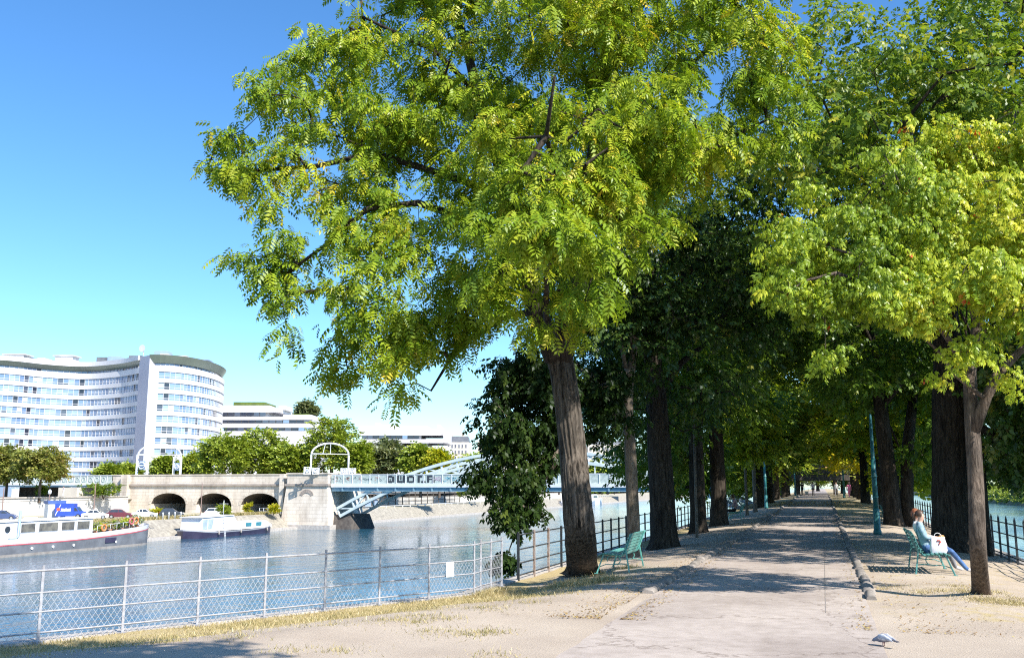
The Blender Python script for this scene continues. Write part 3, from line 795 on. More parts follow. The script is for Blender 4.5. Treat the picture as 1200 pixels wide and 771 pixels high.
# right-hand row
avenue_tree(3.55, 31.4, .54, 16, 'huge leaning trunk right behind the people on the bench', [(-.2, -2.5, 11.5, 5.2, 7, 5.0), (1.5, 0, 12.5, 5, 6, 4.6), (-2.3, -3, 9.0, 3, 5, 2.4, .7), (-1.2, -7, 10.6, 3.6, 3.6, 2.2, .9), (4.2, -3, 9.4, 3.6, 7, 3.4, .7), (4, -9.5, 10, 3, 3.6, 2.4, .8), (4.5, -6, 8.5, 3, 4, 2.2, .8), (2.3, -9, 8, 2.2, 3, 1.5, 1)], 'mid', 'sprig', nT=1080, gap=.35, per=22, size=.27, rad=.7, lean=(.35, .2), fork=6.2, seed=11, rows=80, sides=56, tint=(.66, .18), rough=.085)
_e = [((4.1, 46, zg(4.1, 46)-.05), [(4.1, 46, 0), (4.35, 46, 2), (4.6, 46.3, 4.5), (4.3, 46.5, 7)])]
avenue_tree(3.05, 48, .4, 15, 'pair of dark stems fused at the root behind the near turquoise post', [(0, 0, 10.5, 5, 7.5, 4.6), (-1.2, -1.2, 6.9, 2.4, 5, 1.8, .7), (2, 2, 4.2, 1.6, 5, 2.4, 1.1), (4.5, -1, 9, 4, 8, 3.6, .65)], 'mid', gap=.4, nT=560, tint=(.4, .2), per=18, size=.4, rad=.9, lean=(-.25, 0), fork=5.6, seed=12, rows=50, sides=36,
            stem_extra=[([(3.6, 48.5, zg(3.6, 48)-.1), (3.75, 48.5, 1.6), (3.95, 48.6, 3.8), (4.4, 48.8, 6.4)], [.36, .3, .27, .2])])
avenue_tree(4.42, 30.4, .09, 9, 'slender tree by the water railing whose dark leaves hang low past the huge leaning trunk', [(1.6, -2.5, 4.9, 1.7, 3.2, 2.2), (1.6, -1, 3.2, 1.3, 3, 1.8, 1.1), (1.5, 3, 4.6, 1.7, 4, 2.6, .9)], 'dark', nT=330, per=20, size=.3, rad=.6, fork=4, seed=13, droop=.6, tint=(.6, .25), rows=16, sides=12)
avenue_tree(3.9, 60, .4, 14, 'dark trunk standing in the gap between the twin stems and the turquoise post', [(0, 0, 9.8, 4.8, 7.5, 4.4), (-1, -1, 6.4, 2.6, 5, 1.8, .7), (2, 2, 3.9, 1.6, 6, 2.3, 1.1), (4.5, 0, 8.5, 4, 8, 3.6, .6)], 'yellow', 'clump', gap=.41, nT=420, per=15, size=.5, rad=.95, fork=5, seed=14, tint=(.2, .2))
avenue_tree(4.0, 78, .38, 14, 'dark trunk beside the people seated farther along the path', [(0, 0, 9.4, 4.8, 8, 4.4), (-1.6, -2, 6.2, 2.4, 5, 1.8, .8), (2, 0, 3.8, 1.6, 7, 2.4, 1.1), (4.5, 0, 8.5, 4, 9, 3.6, .6)], 'yellow', 'clump', gap=.42, nT=400, per=15, size=.55, rad=1, fork=4.8, seed=15, tint=(.42, .25))
avenue_tree(3.6, 92, .4, 13, 'straight dark trunk just behind the far turquoise post with golden leaves', [(0, 0, 9, 4.6, 8, 4.4), (-2, -1, 6, 2.6, 5, 1.8, .9), (2, 0, 3.6, 1.6, 8, 2.3, 1), (4.5, 0, 8.2, 4, 9, 3.4, .5)], 'yellow', 'clump', gap=.44, nT=310, per=14, size=.6, rad=1, fork=4.5, seed=16, tint=(.5, .25))
fl = [('broad green tree near where the path meets the walkers', -4.8, 92, 'mid'), ('green tree close to the walkers on the river side', -4.9, 108, 'mid'), ('tall tree with bright leaves beside the walkers', -4.7, 126, 'far'), ('last tree of the river row before the dark bridge', -4.9, 142, 'mid'),
      ('yellowing tree beyond the far turquoise post', 3.8, 110, 'yellow'), ('olive tree close to the person in pink', 3.9, 126, 'olive'), ('last tree of the bench row before the dark bridge', 4.0, 142, 'mid'),
      ('dark tree standing beyond the bridge over the path', -4.3, 168, 'dark'), ('second dark tree beyond the bridge over the path', 3.2, 172, 'dark'), ('dark tree closing the path behind the bridge', -1.2, 235, 'mid'),
      ('broad tree beyond the bridge on the wide arm side', -7.5, 185, 'mid'), ('broad tree beyond the bridge on the narrow arm side', 8.5, 190, 'mid')]
for i, (lb, x, y, lf) in enumerate(fl):
    avenue_tree(x, y, .38, 12.5, lb, [(0, 0, 8.6, 4.8, 6.2, 4.4), (-.6*(1 if x > 0 else -1), -1, 5.6, 3, 3.4, 1.7, .7), (1.9 if x > 0 else -1.9, 0, 3.6, 1.7, 8, 2.4, 1.1), (-2.2 if x > 0 else 2.4, -1, 5.0, 1.7, 4, 1.3, 1)] if y < 160 else [(0, 0, 7, 5, 5, 5), (x*.4, 0, 4.4, 3.5 if abs(x) > 2 else 6, 5, 2.2, .6)], lf, 'clump', nT=190, per=12, size=.55, rad=1.05, fork=4.2, tint=(.68, .2), seed=20+i, rows=18, sides=14, gap=.26)
# the tree beside the viewer whose shade falls on the dry grass
avenue_tree(3.6, 2.2, .3, 12, 'tree beside the viewpoint whose shade falls on the dry grass', [(-2.6, .6, 10.2, 2.3, 1.8, 1.5), (-4.4, 1.0, 9.6, 1.8, 1.4, 1.1)], 'lime', nT=150, per=16, size=.4, rad=.6, bark='brown', fork=7, seed=40, rows=24, sides=20)

# ------------------------------------------------------------------ trees of the far bank: things with trunk and crown
def bank_tree(u, v0, v1, d, wpx, label, leaf, seed, nT=150, per=13, bark='brown', zb=-1.0, size=None, lobes=None, group='trees across the river'):
    """crown between photo rows v0 (top) and v1 (underside), half-width wpx"""
    b = W(u, 569, d); b = (b[0], b[1], zb); t = thing('tree', b, label, 'tree', group); g = random.Random(seed)
    zt = EYE+ray(u, v0)[1]*d; zu = EYE+ray(u, v1)[1]*d; rx = wpx*d/F; rz = max((zt-zu)/2, 1); zc = (zt+zu)/2
    T = []
    lob = lobes or [(0, 0, 1, 1), (-.45, -.25, .55, .6), (.45, -.2, .55, .62), (0, .35, .6, .6), (.25, .1, .5, .7), (-.3, .2, .5, .7)]
    k = nT
    while k:
        l = g.choice(lob); q = Vector([g.uniform(-1, 1) for _ in range(3)])
        if q.length > 1 or g.random() > .15+.85*q.length: continue
        p = Vector((b[0]+(l[0]+q.x*l[2])*rx*.92, b[1]+q.y*rx*.8, zc+(l[1]+q.z*l[3])*rz*.95))
        if p.z > zt or p.z < zu-.4 or mnoise.noise(p*.3+Vector((seed, 0, 0))) < -.28: continue
        T.append(tuple(p)); k -= 1
    T = np.array(T); hgt = zt-zb; r = .028*hgt
    main = [b, (b[0], b[1], zb+hgt*.25), (b[0]+.1, b[1], zb+hgt*.55), (b[0]+.3, b[1], zb+hgt*.88)]
    ch, A = branches([(main, [r, r*.85, r*.5, r*.12])], T, tip=.03, seed=seed)
    mb = trunk_mesh(main, [r, r*.85, r*.5, r*.12], 12, 14, 'trunk', BK[bark], t, b, .4, .03, seed); o = Vector(b)
    mb.build('trunk', BK[bark], t)
    m2 = MB()
    for pts, rad_ in ch: m2.tube([Vector(p)-o for p in pts], rad_, 3, cap=False)
    m2.build('branches', BK[bark], t)
    ct = .25*np.array([mnoise.noise(Vector(p)*.25+Vector((seed, 0, 0))) for p in T])
    foliage('crown', T, outward(T, (b[0], b[1], zc)), 'clump', per, size or .0043*d, .006*d, LM[leaf], t, .2, (.5, .2), seed+9, ct, b)
for a in [(8, 522, 566, 165, 30, 'brown tinged tree cut by the picture edge above the barge', 'olive', 101), (47, 521, 568, 160, 32, 'autumn tinged tree in front of the curved office block above the barge', 'olive', 102),
          (128, 546, 559, 215, 15, 'low round shrub-like tree behind the pale blue parapet', 'far', 103), (150, 545, 558, 222, 12, 'small round tree beside the thick masonry pier with lattice posts', 'far', 114),
          (192, 535, 560, 235, 13, 'little round tree framed by the smaller white portal', 'far', 104), (228, 532, 560, 240, 16, 'small tree touching the right end of the curved office block', 'far', 105),
          (262, 503, 562, 225, 38, 'broad bright green tree in front of the terraced block', 'far', 106), (305, 500, 562, 230, 36, 'rounded bright green tree beside the taller tree behind the portal', 'far', 107),
          (388, 484, 562, 228, 42, 'tallest bright green tree behind the big white portal', 'far', 108), (342, 520, 562, 226, 26, 'lower green tree between the portal and the rounded tree', 'far', 115), (418, 512, 562, 222, 18, 'narrow green tree just right of the big white portal', 'far', 116),
          (452, 514, 562, 235, 30, 'grey leaved tree with bare pale branches above the bridge parapet', 'grey', 109), (493, 520, 562, 230, 24, 'green tree where the bridge arch rises above the parapet', 'far', 110), (515, 526, 562, 225, 17, 'yellowish tree beside the rising bridge arch', 'yellow', 111),
          (357, 470, 487, 420, 11, 'dark feathery tree on the roof of the terraced block', 'grey', 112), (560, 530, 562, 260, 22, 'green tree behind the hanging dark foliage across the river', 'far', 113), (712, 535, 560, 300, 22, 'tree across the river seen beside the thick trunk', 'far', 117), (655, 538, 560, 290, 20, 'tree across the river seen past the hanging foliage', 'olive', 118)]:
    if a[7] == 112: bank_tree(*a, nT=60, zb=EYE+(569-488)*420/F)
    else: bank_tree(*a)
for i, (x, y, lb, lf) in enumerate([(84, 40, 'yellow tree on the bank beyond the narrow arm', 'yellow'), (88, 70, 'orange tinged tree on the bank beyond the narrow arm', 'olive'), (86, 105, 'green tree on the bank beyond the narrow arm', 'far'), (90, 150, 'rounded green tree farthest along the bank beyond the narrow arm', 'far'), (85, 22, 'tree beyond the narrow arm partly hidden by the slender forked trunk', 'olive'), (85, 6, 'green tree at the near end of the bank beyond the narrow arm', 'far')]):
    X = x*CY+y*SY; Y = -x*SY+y*CY
    bank_tree(600+F*X/Y, 569-11*F/Y, 569-1.5*F/Y, Y, 6*F/Y, lb, lf, 130+i, nT=120, per=12, size=.7, group='trees on the bank beyond the narrow arm')

# the wooded bank beyond the narrow arm, read as one mass
_g = np.random.default_rng(66); _T = []
while len(_T) < 1500:
    q = (79+_g.normal()*1.6, _g.uniform(-10, 760), -.8+abs(_g.normal())*2.6)
    if mnoise.noise(Vector((q[1]*.09, q[2]*.2, 4)))*4+3.2 > q[2]: _T.append(q)
for _i in range(800): _h = _g.random(); _T.append((72+5*_h+_g.normal()*.4, _g.uniform(-10, 760), -4.6+3.9*_h+_g.random()*.8))
_o = foliage('treeline', np.array(_T), outward(np.array(_T), (95, 100, 0)), 'clump', 10, 1.0, 1.3, LM['far'], None, .15, (.45, .22), 67, .25*np.array([mnoise.noise(Vector(p)*.15) for p in _T])); _o['kind'] = 'stuff'
# ------------------------------------------------------------------ railings
P_ = dict(
 white=mat('galvanised_paint', (.4, .41, .44), (.26, .25, .26), 14, .5, .002),
 wire=mat('galvanised_wire', (.55, .57, .6), (.45, .46, .48), 8, .45, metal=.3),
 iron=mat('black_iron', (.035, .04, .045), (.018, .02, .022), 9, .5, .003),
 rust=mat('rusty_iron', (.36, .3, .27), (.2, .13, .09), 16, .8, .003),
 green=mat('turquoise_paint', (.14, .43, .38), (.1, .33, .3), 9, .42, .002),
 post=mat('post_paint', (.022, .16, .17), (.016, .12, .13), 6, .45, .002),
 dgreen=mat('weathered_green', (.1, .3, .28), (.06, .2, .19), 9, .5),
)
near_p = []                                                       # white railing posts, running towards the corner
s = 17.5; c0 = Vector((-6.46, 17.55)); dirn = Vector((-.456, -.89)).normalized()
for k in range(0, 13): near_p.append(c0+dirn*(.06+k*1.13))
near_p.reverse()
arc = [Vector((-6.52, 17.95)), Vector((-6.5, 18.5)), Vector((-6.47, 19.1))]
t = thing('railing', (c0.x, c0.y, 0), 'pale grey metal railing filled with diamond wire mesh along the dry grass', 'railing'); O = Vector((-c0.x, -c0.y, 0))
HTS = (.95, .66, .41, .14)
def gz(p): return zg(max(p.x, xl(p.y)+.05), p.y)
def lp(p, z): return (p.x-c0.x, p.y-c0.y, z)
for p in near_p+arc:
    z = gz(p); mb = MB(); mb.box(lp(p, z+.46), (.036, .018, 1.12), m=0, rz=math.atan2(dirn.y, dirn.x)); mb.box(lp(p, z+.0), (.09, .09, .06))
    mb.build('post', [P_['white']], t)
allp = near_p+arc
for h in HTS:
    mb = MB(); mb.tube([lp(p, gz(p)+h) for p in allp], .013 if h < .9 else .017, 6); mb.build('rail', P_['white'], t)
for a, b in zip(allp[:-1], allp[1:]):
    mb = MB(); L = (b-a).length; n = max(3, round(L/.085)); zt, zb = .655, .03; H = zt-zb
    za, zb_ = gz(a), gz(b)
    st = L/n; m_ = int(H/(st*1.25)); hz = H/m_; wd = .0042
    nrm = Vector((-(b-a).y, (b-a).x)).normalized()*.006
    def pt(s_, h): q = a+(b-a)*(s_/L); return Vector((q.x-c0.x+nrm.x, q.y-c0.y+nrm.y, za+(zb_-za)*s_/L+zb+h))
    for sg in (1, -1):
        for i in range(-m_, n+m_):
            s0, h0 = i*st, 0.; s1 = s0+m_*st
            f0 = max(0, (0-s0)/(s1-s0)); f1 = min(1, (L-s0)/(s1-s0))
            if f1 <= f0: continue
            A = pt(s0+(s1-s0)*f0, H*f0 if sg > 0 else H*(1-f0)); B = pt(s0+(s1-s0)*f1, H*f1 if sg > 0 else H*(1-f1))
            mb.bar(A, B, wd, wd)
    mb.build('wire_mesh', P_['wire'], t)
# paper notice wired to the railing
a, b = near_p[-2], near_p[-1]; q = a+(b-a)*.42; z = gz(q)
nt_ = thing('notice', (q.x+.03, q.y-.02, z+.66), 'small white paper notice tied to the pale wire mesh railing', 'notice', rz=math.atan2((b-a).y, (b-a).x))
MB().box((0, -.012, -.13), (.19, .006, .27)).build('sheet', mat('paper', (.8, .79, .76), (.72, .71, .68), 12, .8), nt_)
MB().box((0, -.0175, -.1), (.11, .003, .09)).box((0, -.0175, -.2), (.13, .003, .012)).box((0, -.0175, -.225), (.1, .003, .01)).build('print', mat('faded_print', (.55, .42, .4), (.45, .4, .4), 30, .9), nt_)

def iron_railing(x, s0, s1, step, label, mats, hts, H, spikes, maxposts, skip=0):
    t = thing('railing', (x, s0, 0), label, 'railing'); r = random.Random(int(s0*7+x))
    y = s0; k = 0; P = []
    while y < s1:
        z = zg(min(max(x, xl(y)+.05), xr(y)-.05), y)
        if k < maxposts:
            mm = P_['rust'] if (mats and k in mats) else P_['iron']
            mb = MB(); mb.bar((0, y-s0, z-.1), (0, y-s0, z+H), .05, .05)
            if spikes: mb.tube([(0, y-s0, z+H), (0, y-s0, z+H+.1)], [.03, .004], 6)
            else: mb.tube([(0, y-s0, z+H), (0, y-s0, z+H+.025)], [.03, .012], 8)
            mb.build('post', mm, t)
        P.append((0, y-s0, z)); y += step; k += 1
    for h in hts:
        mb = MB(); mb.tube([(p[0], p[1], p[2]+h) for p in P], .017, 6); mb.build('rail', P_['iron'], t)
    return t
iron_railing(-6.52, 20.4, 95, 1.22, 'black iron bar railing following the river behind the row with the empty bench', {1, 2}, (1.0, .68, .38, .12), 1.04, False, 58)
iron_railing(4.66, 12, 100, 1.2, 'black iron bar railing behind the occupied bench and the slender forked trunk', {}, (1.0, .7, .4, .14), 1.1, True, 62)

# ------------------------------------------------------------------ benches
def bench(loc, rz, label, mt, L=1.9):
    """length along local X, sitter faces local +Y"""
    t = thing('bench', loc, label, 'bench', 'metal park benches', rz)
    prof = [(-.27+.02*i, .47-.008*i) for i in range(0)]
    seat = [(.27, .41), (.2, .44), (.12, .445), (.04, .44), (-.04, .428), (-.12, .415), (-.19, .405)]
    back = [(-.235, .44), (-.27, .51), (-.3, .58), (-.325, .65), (-.35, .72), (-.375, .79), (-.41, .85)]
    def slats(pr, nm, wd):
        mb = MB()
        for i, (y, z) in enumerate(pr):
            j0, j1 = max(i-1, 0), min(i+1, len(pr)-1)
            an = math.atan2(pr[j1][1]-pr[j0][1], pr[j1][0]-pr[j0][0])
            mb.box((0, y, z), (L, wd, .014), tilt=('X', an))
        return mb.build(nm, mt, t)
    slats(seat, 'seat', .052); slats(back, 'backrest', .055)
    for sx_ in (-1, 1):
        x = sx_*(L/2-.14)
        fr = MB(); fr.tube([(x, .29, .395)]+[(x, y, z-.022) for y, z in seat[1:]]+[(x, y-.02, z-.01) for y, z in back]+[(x, -.44, .87)], .017, 6); fr.build('frame', mt, t)
        MB().bar((x, .2, .43), (x+sx_*.05, .36, 0), .04, .028).box((x+sx_*.05, .365, .008), (.05, .08, .016)).build('leg', mt, t)
        MB().bar((x, -.29, .56), (x+sx_*.05, -.38, 0), .04, .028).box((x+sx_*.05, -.385, .008), (.05, .08, .016)).build('leg', mt, t)
        sc = MB(); sc.tube([(x+.01*math.cos(a), -.02+.15*math.cos(a), .3+.11*math.sin(a)) for a in np.linspace(-.35, math.pi+.9, 16)], .011, 5)
        sc.tube([(x, .32, .14), (x, .16, .2), (x, -.03, .2), (x, -.2, .22), (x, -.34, .2)], .011, 5); sc.build('scroll_brace', mt, t)
    return t
zb = zg(-4.5, 21.7)
bench((-4.5, 21.75, zb), math.pi/2, 'empty turquoise slatted metal bench between thick trunks facing the water', P_['green'])
zr = zg(2.35, 21.6)
bench((2.1, 22.3, zr), -math.pi/2, 'slatted turquoise bench on which two people sit facing the narrow arm', P_['dgreen'], 1.95)
bench((-4.6, 53.4, zg(-4.6, 53.4)), math.pi/2, 'small far off turquoise bench with one seated person beside a pale trunk', P_['green'])
bench((3.0, 49.5, zg(3, 49.5)), -math.pi/2, 'far bench partly hidden by the near turquoise post', P_['dgreen'])

# ------------------------------------------------------------------ people
SK = mat('skin', (.58, .36, .27), (.5, .3, .22), 20, .55); SKD = mat('tanned_skin', (.4, .23, .16), (.34, .19, .13), 20, .55)
def cloth(name, c, c2=None, sc=14): return mat(name, c, c2 or tuple(x*.75 for x in c), sc, .9, .004)
CL = dict(denim=cloth('pale_denim', (.3, .42, .48), (.17, .26, .32)), jeans=cloth('blue_jeans', (.1, .2, .42), (.035, .08, .2), 9), white=cloth('white_cotton', (.78, .76, .74)), black=cloth('black_cloth', (.02, .02, .024)),
          pink=cloth('pink_cloth', (.62, .16, .3)), maroon=cloth('maroon_cloth', (.22, .05, .08)), lilac=cloth('pale_lilac_cloth', (.62, .56, .68)), shoe=cloth('pale_canvas_shoe', (.72, .68, .66)), dshoe=cloth('dark_shoe', (.04, .035, .03)),
          check=mat('pink_check', (.7, .5, .5), (.25, .1, .12), 60, .9, lo=.45, hi=.55), plum=cloth('plum_shirt', (.2, .11, .2)), grey=cloth('grey_cloth', (.25, .25, .27)))
HAIR = dict(auburn=mat('auburn_hair', (.34, .12, .05), (.17, .05, .022), 40, .5, .01, (1, 1, .2)), brown=mat('brown_hair', (.1, .055, .035), (.045, .025, .016), 40, .5, .01, (1, 1, .2)), black=mat('black_hair', (.02, .017, .016), (.01, .009, .009), 40, .45, .01, (1, 1, .2)))
EYEM = mat('eye', (.02, .015, .012), (.015, .012, .01), 5, .2)
def sit_pose(knee=.47, ank=(.62, .09), lean=0., arm='lap', spread=.1):
    J = {'pelvis': (0, 0, .53), 'belly': (0, -.04-lean*.2, .72), 'chest': (0, -.07-lean*.1+lean*.3, .95), 'neck': (0, -.03+lean*.7, 1.13), 'jaw': (0, .02+lean*.85, 1.215), 'crown': (0, .01+lean*.95, 1.33)}
    for sg, q in ((1, 'r'), (-1, 'l')):
        J['hip'+q] = (sg*.09, .05, .51); J['knee'+q] = (sg*spread*1.1, knee, .53); J['ank'+q] = (sg*spread, ank[0], ank[1]); J['toe'+q] = (sg*(spread+.02), ank[0]+.15, ank[1]-.035 if ank[1] < .12 else ank[1]+.02)
        J['sho'+q] = (sg*.17, -.06+lean*.55, 1.06); J['elb'+q] = (sg*.23, .02+lean*.45, .79)
        J['wri'+q] = (sg*.1, .24+lean*.1, .75) if arm == 'lap' else (sg*.14, .3, .68)
        J['han'+q] = (J['wri'+q][0]-sg*.03, J['wri'+q][1]+.085, J['wri'+q][2]-.01)
    return J
def stand_pose(stride=.2, swing=.12):
    J = {'pelvis': (0, 0, .95), 'belly': (0, 0, 1.1), 'chest': (0, 0, 1.32), 'neck': (0, .01, 1.49), 'jaw': (0, .04, 1.57), 'crown': (0, .03, 1.69)}
    for sg, q in ((1, 'r'), (-1, 'l')):
        f = sg*stride
        J['hip'+q] = (sg*.09, 0, .92); J['knee'+q] = (sg*.09, f*.55+.05, .5); J['ank'+q] = (sg*.09, f-.02, .09); J['toe'+q] = (sg*.1, f+.14, .045)
        J['sho'+q] = (sg*.18, 0, 1.43); J['elb'+q] = (sg*.23, -sg*swing*.5, 1.14); J['wri'+q] = (sg*.22, -sg*swing+.06, .9); J['han'+q] = (sg*.21, -sg*swing+.08, .8)
    return J
RAD = {'pelvis': (.15, .12), 'belly': (.145, .105), 'chest': (.16, .115), 'neck': (.055, .055), 'jaw': (.07, .078), 'crown': (.078, .092), 'hip': .1, 'knee': .062, 'ank': .042, 'toe': .036, 'sho': .068, 'elb': .047, 'wri': .029, 'han': .036}
EDG = [('pelvis', 'belly', 'top'), ('belly', 'chest', 'top'), ('chest', 'neck', 'top'), ('neck', 'jaw', 'skin'), ('jaw', 'crown', 'skin')]
for q in 'rl':
    EDG += [('pelvis', 'hip'+q, 'legs'), ('hip'+q, 'knee'+q, 'legs'), ('knee'+q, 'ank'+q, 'legs'), ('ank'+q, 'toe'+q, 'shoe'), ('chest', 'sho'+q, 'top'), ('sho'+q, 'elb'+q, 'top'), ('elb'+q, 'wri'+q, 'sleeve'), ('wri'+q, 'han'+q, 'skin')]
def person(loc, rz, J, label, top, legs, shoe, hair, hairstyle='short', skin=SK, turn=0, scale=1, fingers=True, sleeve=True, group=None, wide=1.0):
    t = thing('person', loc, label, 'person', group, rz); t.scale = (scale,)*3
    names = list(J); me = bpy.data.meshes.new('body_skeleton')
    me.from_pydata([J[n] for n in names], [(names.index(a), names.index(b)) for a, b, _ in EDG], [])
    o = bpy.data.objects.new('body_skeleton', me); COL.objects.link(o)
    sk = o.modifiers.new('skin', 'SKIN'); sk.use_smooth_shade = True
    for n, d in zip(names, me.skin_vertices[0].data):
        k = n if n in RAD else n[:-1]; r = RAD[k]
        r = r if isinstance(r, tuple) else (r, r)
        f = wide if k in ('pelvis', 'belly', 'chest', 'hip') else 1
        d.radius = (r[0]*f, r[1]*f); d.use_root = (n == 'pelvis')
    sd = o.modifiers.new('sub', 'SUBSURF'); sd.levels = 2; sd.render_levels = 2
    dg = bpy.context.evaluated_depsgraph_get(); dg.update()
    bm_ = bpy.data.meshes.new_from_object(o.evaluated_get(dg)); bpy.data.objects.remove(o); bpy.data.meshes.remove(me)
    V = [tuple(v.co) for v in bm_.vertices]; Fs = [tuple(p.vertices) for p in bm_.polygons]; bpy.data.meshes.remove(bm_)
    kinds = {'skin': 0, 'top': 1, 'legs': 2, 'shoe': 3, 'sleeve': 1 if sleeve else 0}
    mb = MB(); mb.v = V
    segs = [(Vector(J[a]), Vector(J[b]), kinds[k]) for a, b, k in EDG]
    for f in Fs:
        c = sum((Vector(V[i]) for i in f), Vector())/len(f); best = None
        for a, b, k in segs:
            ab = b-a; q = min(1, max(0, (c-a).dot(ab)/ab.length_squared)); dd = (c-(a+ab*q)).length
            if best is None or dd < best[0]: best = (dd, k)
        mb.f.append(list(f)); mb.m.append(best[1]); mb.sm.append(True)
    jaw, cr = Vector(J['jaw']), Vector(J['crown']); hc = (jaw+cr)/2; up = (cr-jaw).normalized()
    M3 = Matrix.Rotation(turn, 3, 'Z'); fw = M3 @ Vector((0, 1, 0)); sd_ = fw.cross(up).normalized()
    def hp(r_, f_, u_): return hc+sd_*r_+fw*f_+up*u_
    # face: nose, brow eyes, mouth, ears
    mb.loft([[tuple(hp(r_*q, f_, u_)) for r_, q in ((-1, .013), (0, .0), (1, .013))] for f_, u_ in ((.086, .03), (.112, -.015), (.09, -.03))], 0, cap=False)
    for sg in (-1, 1):
        mb.ball(tuple(hp(sg*.032, .083, .022)), .011, 4, 6, 5); mb.ball(tuple(hp(sg*.078, -.005, 0)), (.014, .024, .034), 0, 8, 6)
    mb.ball(tuple(hp(0, .083, -.055)), (.022, .008, .007), 5, 8, 5)
    if fingers:
        for q, sg in (('r', 1), ('l', -1)):
            w_, h_ = Vector(J['wri'+q]), Vector(J['han'+q]); d = (h_-w_).normalized(); sdv = d.cross(Vector((0, 0, 1))).normalized(); dn = Vector((0, 0, -1))
            for i, ln in enumerate((.068, .078, .072, .055)):
                b0 = h_+sdv*((i-1.5)*.019)+d*.012
                mb.tube([b0, b0+d*ln*.45+dn*.006, b0+d*ln*.75+dn*.026, b0+d*ln*.88+dn*.048], [.0095, .009, .008, .006], 6, 0)
            b0 = w_+(h_-w_)*.5-sdv*sg*.03
            mb.tube([b0, b0-sdv*sg*.022+d*.025, b0-sdv*sg*.02+d*.055], [.011, .01, .007], 6, 0)
    lip = mat('lips', (.42, .18, .16), (.38, .16, .14), 9, .5) if 'lips' not in bpy.data.materials else bpy.data.materials['lips']
    mb.build('body', [skin, top, legs, shoe, EYEM, lip], t)
    # hair: a cap with the face left free
    hb = MB(); rings = []
    for i in range(9):
        a = -.35+i/8*(math.pi/2+.35); row = []
        for k in range(18):
            w_ = 2*math.pi*k/18; fr = math.cos(w_)
            el = a if fr < .35 else max(a, .62*min(1, (fr-.35)/.3))
            row.append(tuple(hp(.096*math.cos(el)*math.sin(w_), .108*math.cos(el)*fr-.012, .02+.112*math.sin(el))))
        rings.append(row)
    hb.loft(rings, 0)
    if hairstyle == 'bun':
        hb.ball(tuple(hp(0, -.135, .045)), (.062, .06, .06), 0)
    if hairstyle == 'long':
        hb.loft([[tuple(hp(.09*sc*math.sin(w_), -.05+.06*sc*math.cos(w_)-dz*.05, .02-dz)) for w_ in np.linspace(0, 2*math.pi, 10, endpoint=False)] for sc, dz in ((1, 0), (1.05, .08), (1, .18), (.6, .28))], 0)
    if hairstyle == 'tail':
        hb.tube([hp(0, -.1, .05), hp(0, -.15, .03), hp(0, -.165, -.05), hp(0, -.15, -.13)], [.03, .034, .03, .012], 8)
    if hairstyle == 'full':
        hb.ball(tuple(hp(0, -.035, .015)), (.115, .105, .12), 0)
    hb.build('hair', hair, t)
    return t
LADY = person((1.98, 21.95, zr), -math.pi/2, sit_pose(.5, (.83, .1), lean=-.07), 'seated person in pale denim jacket and blue jeans with tied brown hair', CL['denim'], CL['jeans'], CL['shoe'], HAIR['brown'], 'tail', scale=.93, wide=1.18)
person((2.02, 22.55, zr), -math.pi/2, sit_pose(.47, (.62, .09), lean=-.14), 'seated person with full auburn hair and white top, mostly hidden behind the denim jacket', CL['white'], CL['grey'], CL['shoe'], HAIR['auburn'], 'full', scale=.94)
# pouch bag hanging at the near side and the snack in the lap
bag = thing('carrier_bag', (2.2, 21.62, zr+.46), 'white carrier bag with a red mark hanging beside the denim jacket on the bench', 'bag', rz=.12)
bb = MB(); rings = []
for h, wx, wy in ((0, .15, .035), (.05, .165, .05), (.17, .16, .05), (.27, .14, .035), (.31, .13, .02)):
    rings.append([(wx*math.copysign(abs(math.cos(a))**.6, math.cos(a))+.012*math.sin(5*a+h*20), wy*math.copysign(abs(math.sin(a))**.6, math.sin(a)), h-.02+.012*math.sin(3*a)) for a in np.linspace(0, 2*math.pi, 20, endpoint=False)])
bb.loft(rings); bb.build('pouch', mat('white_plastic', (.82, .76, .8), (.7, .62, .68), 9, .45, .01), bag)
MB().torus((0, .0, .31), .07, .007, 'Y').build('handle', CL['white'], bag)
bm2 = MB(); bm2.tube([(-.03, -.053, .2), (-.02, -.055, .235), (.02, -.054, .235), (.04, -.054, .2), (.01, -.056, .17), (.0, -.056, .13)], [.004, .014, .016, .015, .012, .004], 6)
bm2.build('red_mark', mat('red_print', (.7, .12, .1), (.6, .1, .08), 9, .6), bag)
MB().ball((0, 0, 0), (.075, .05, .03)).ball((.01, .01, .028), (.05, .034, .018)).build('snack', mat('bread_crust', (.62, .36, .15), (.45, .22, .08), 25, .8, .01))
sn = bpy.data.objects['snack']; sn.location = (2.3, 21.95, zr+.74); tag(sn, 'small golden bread snack held in the lap of the denim jacket wearer', 'bread')
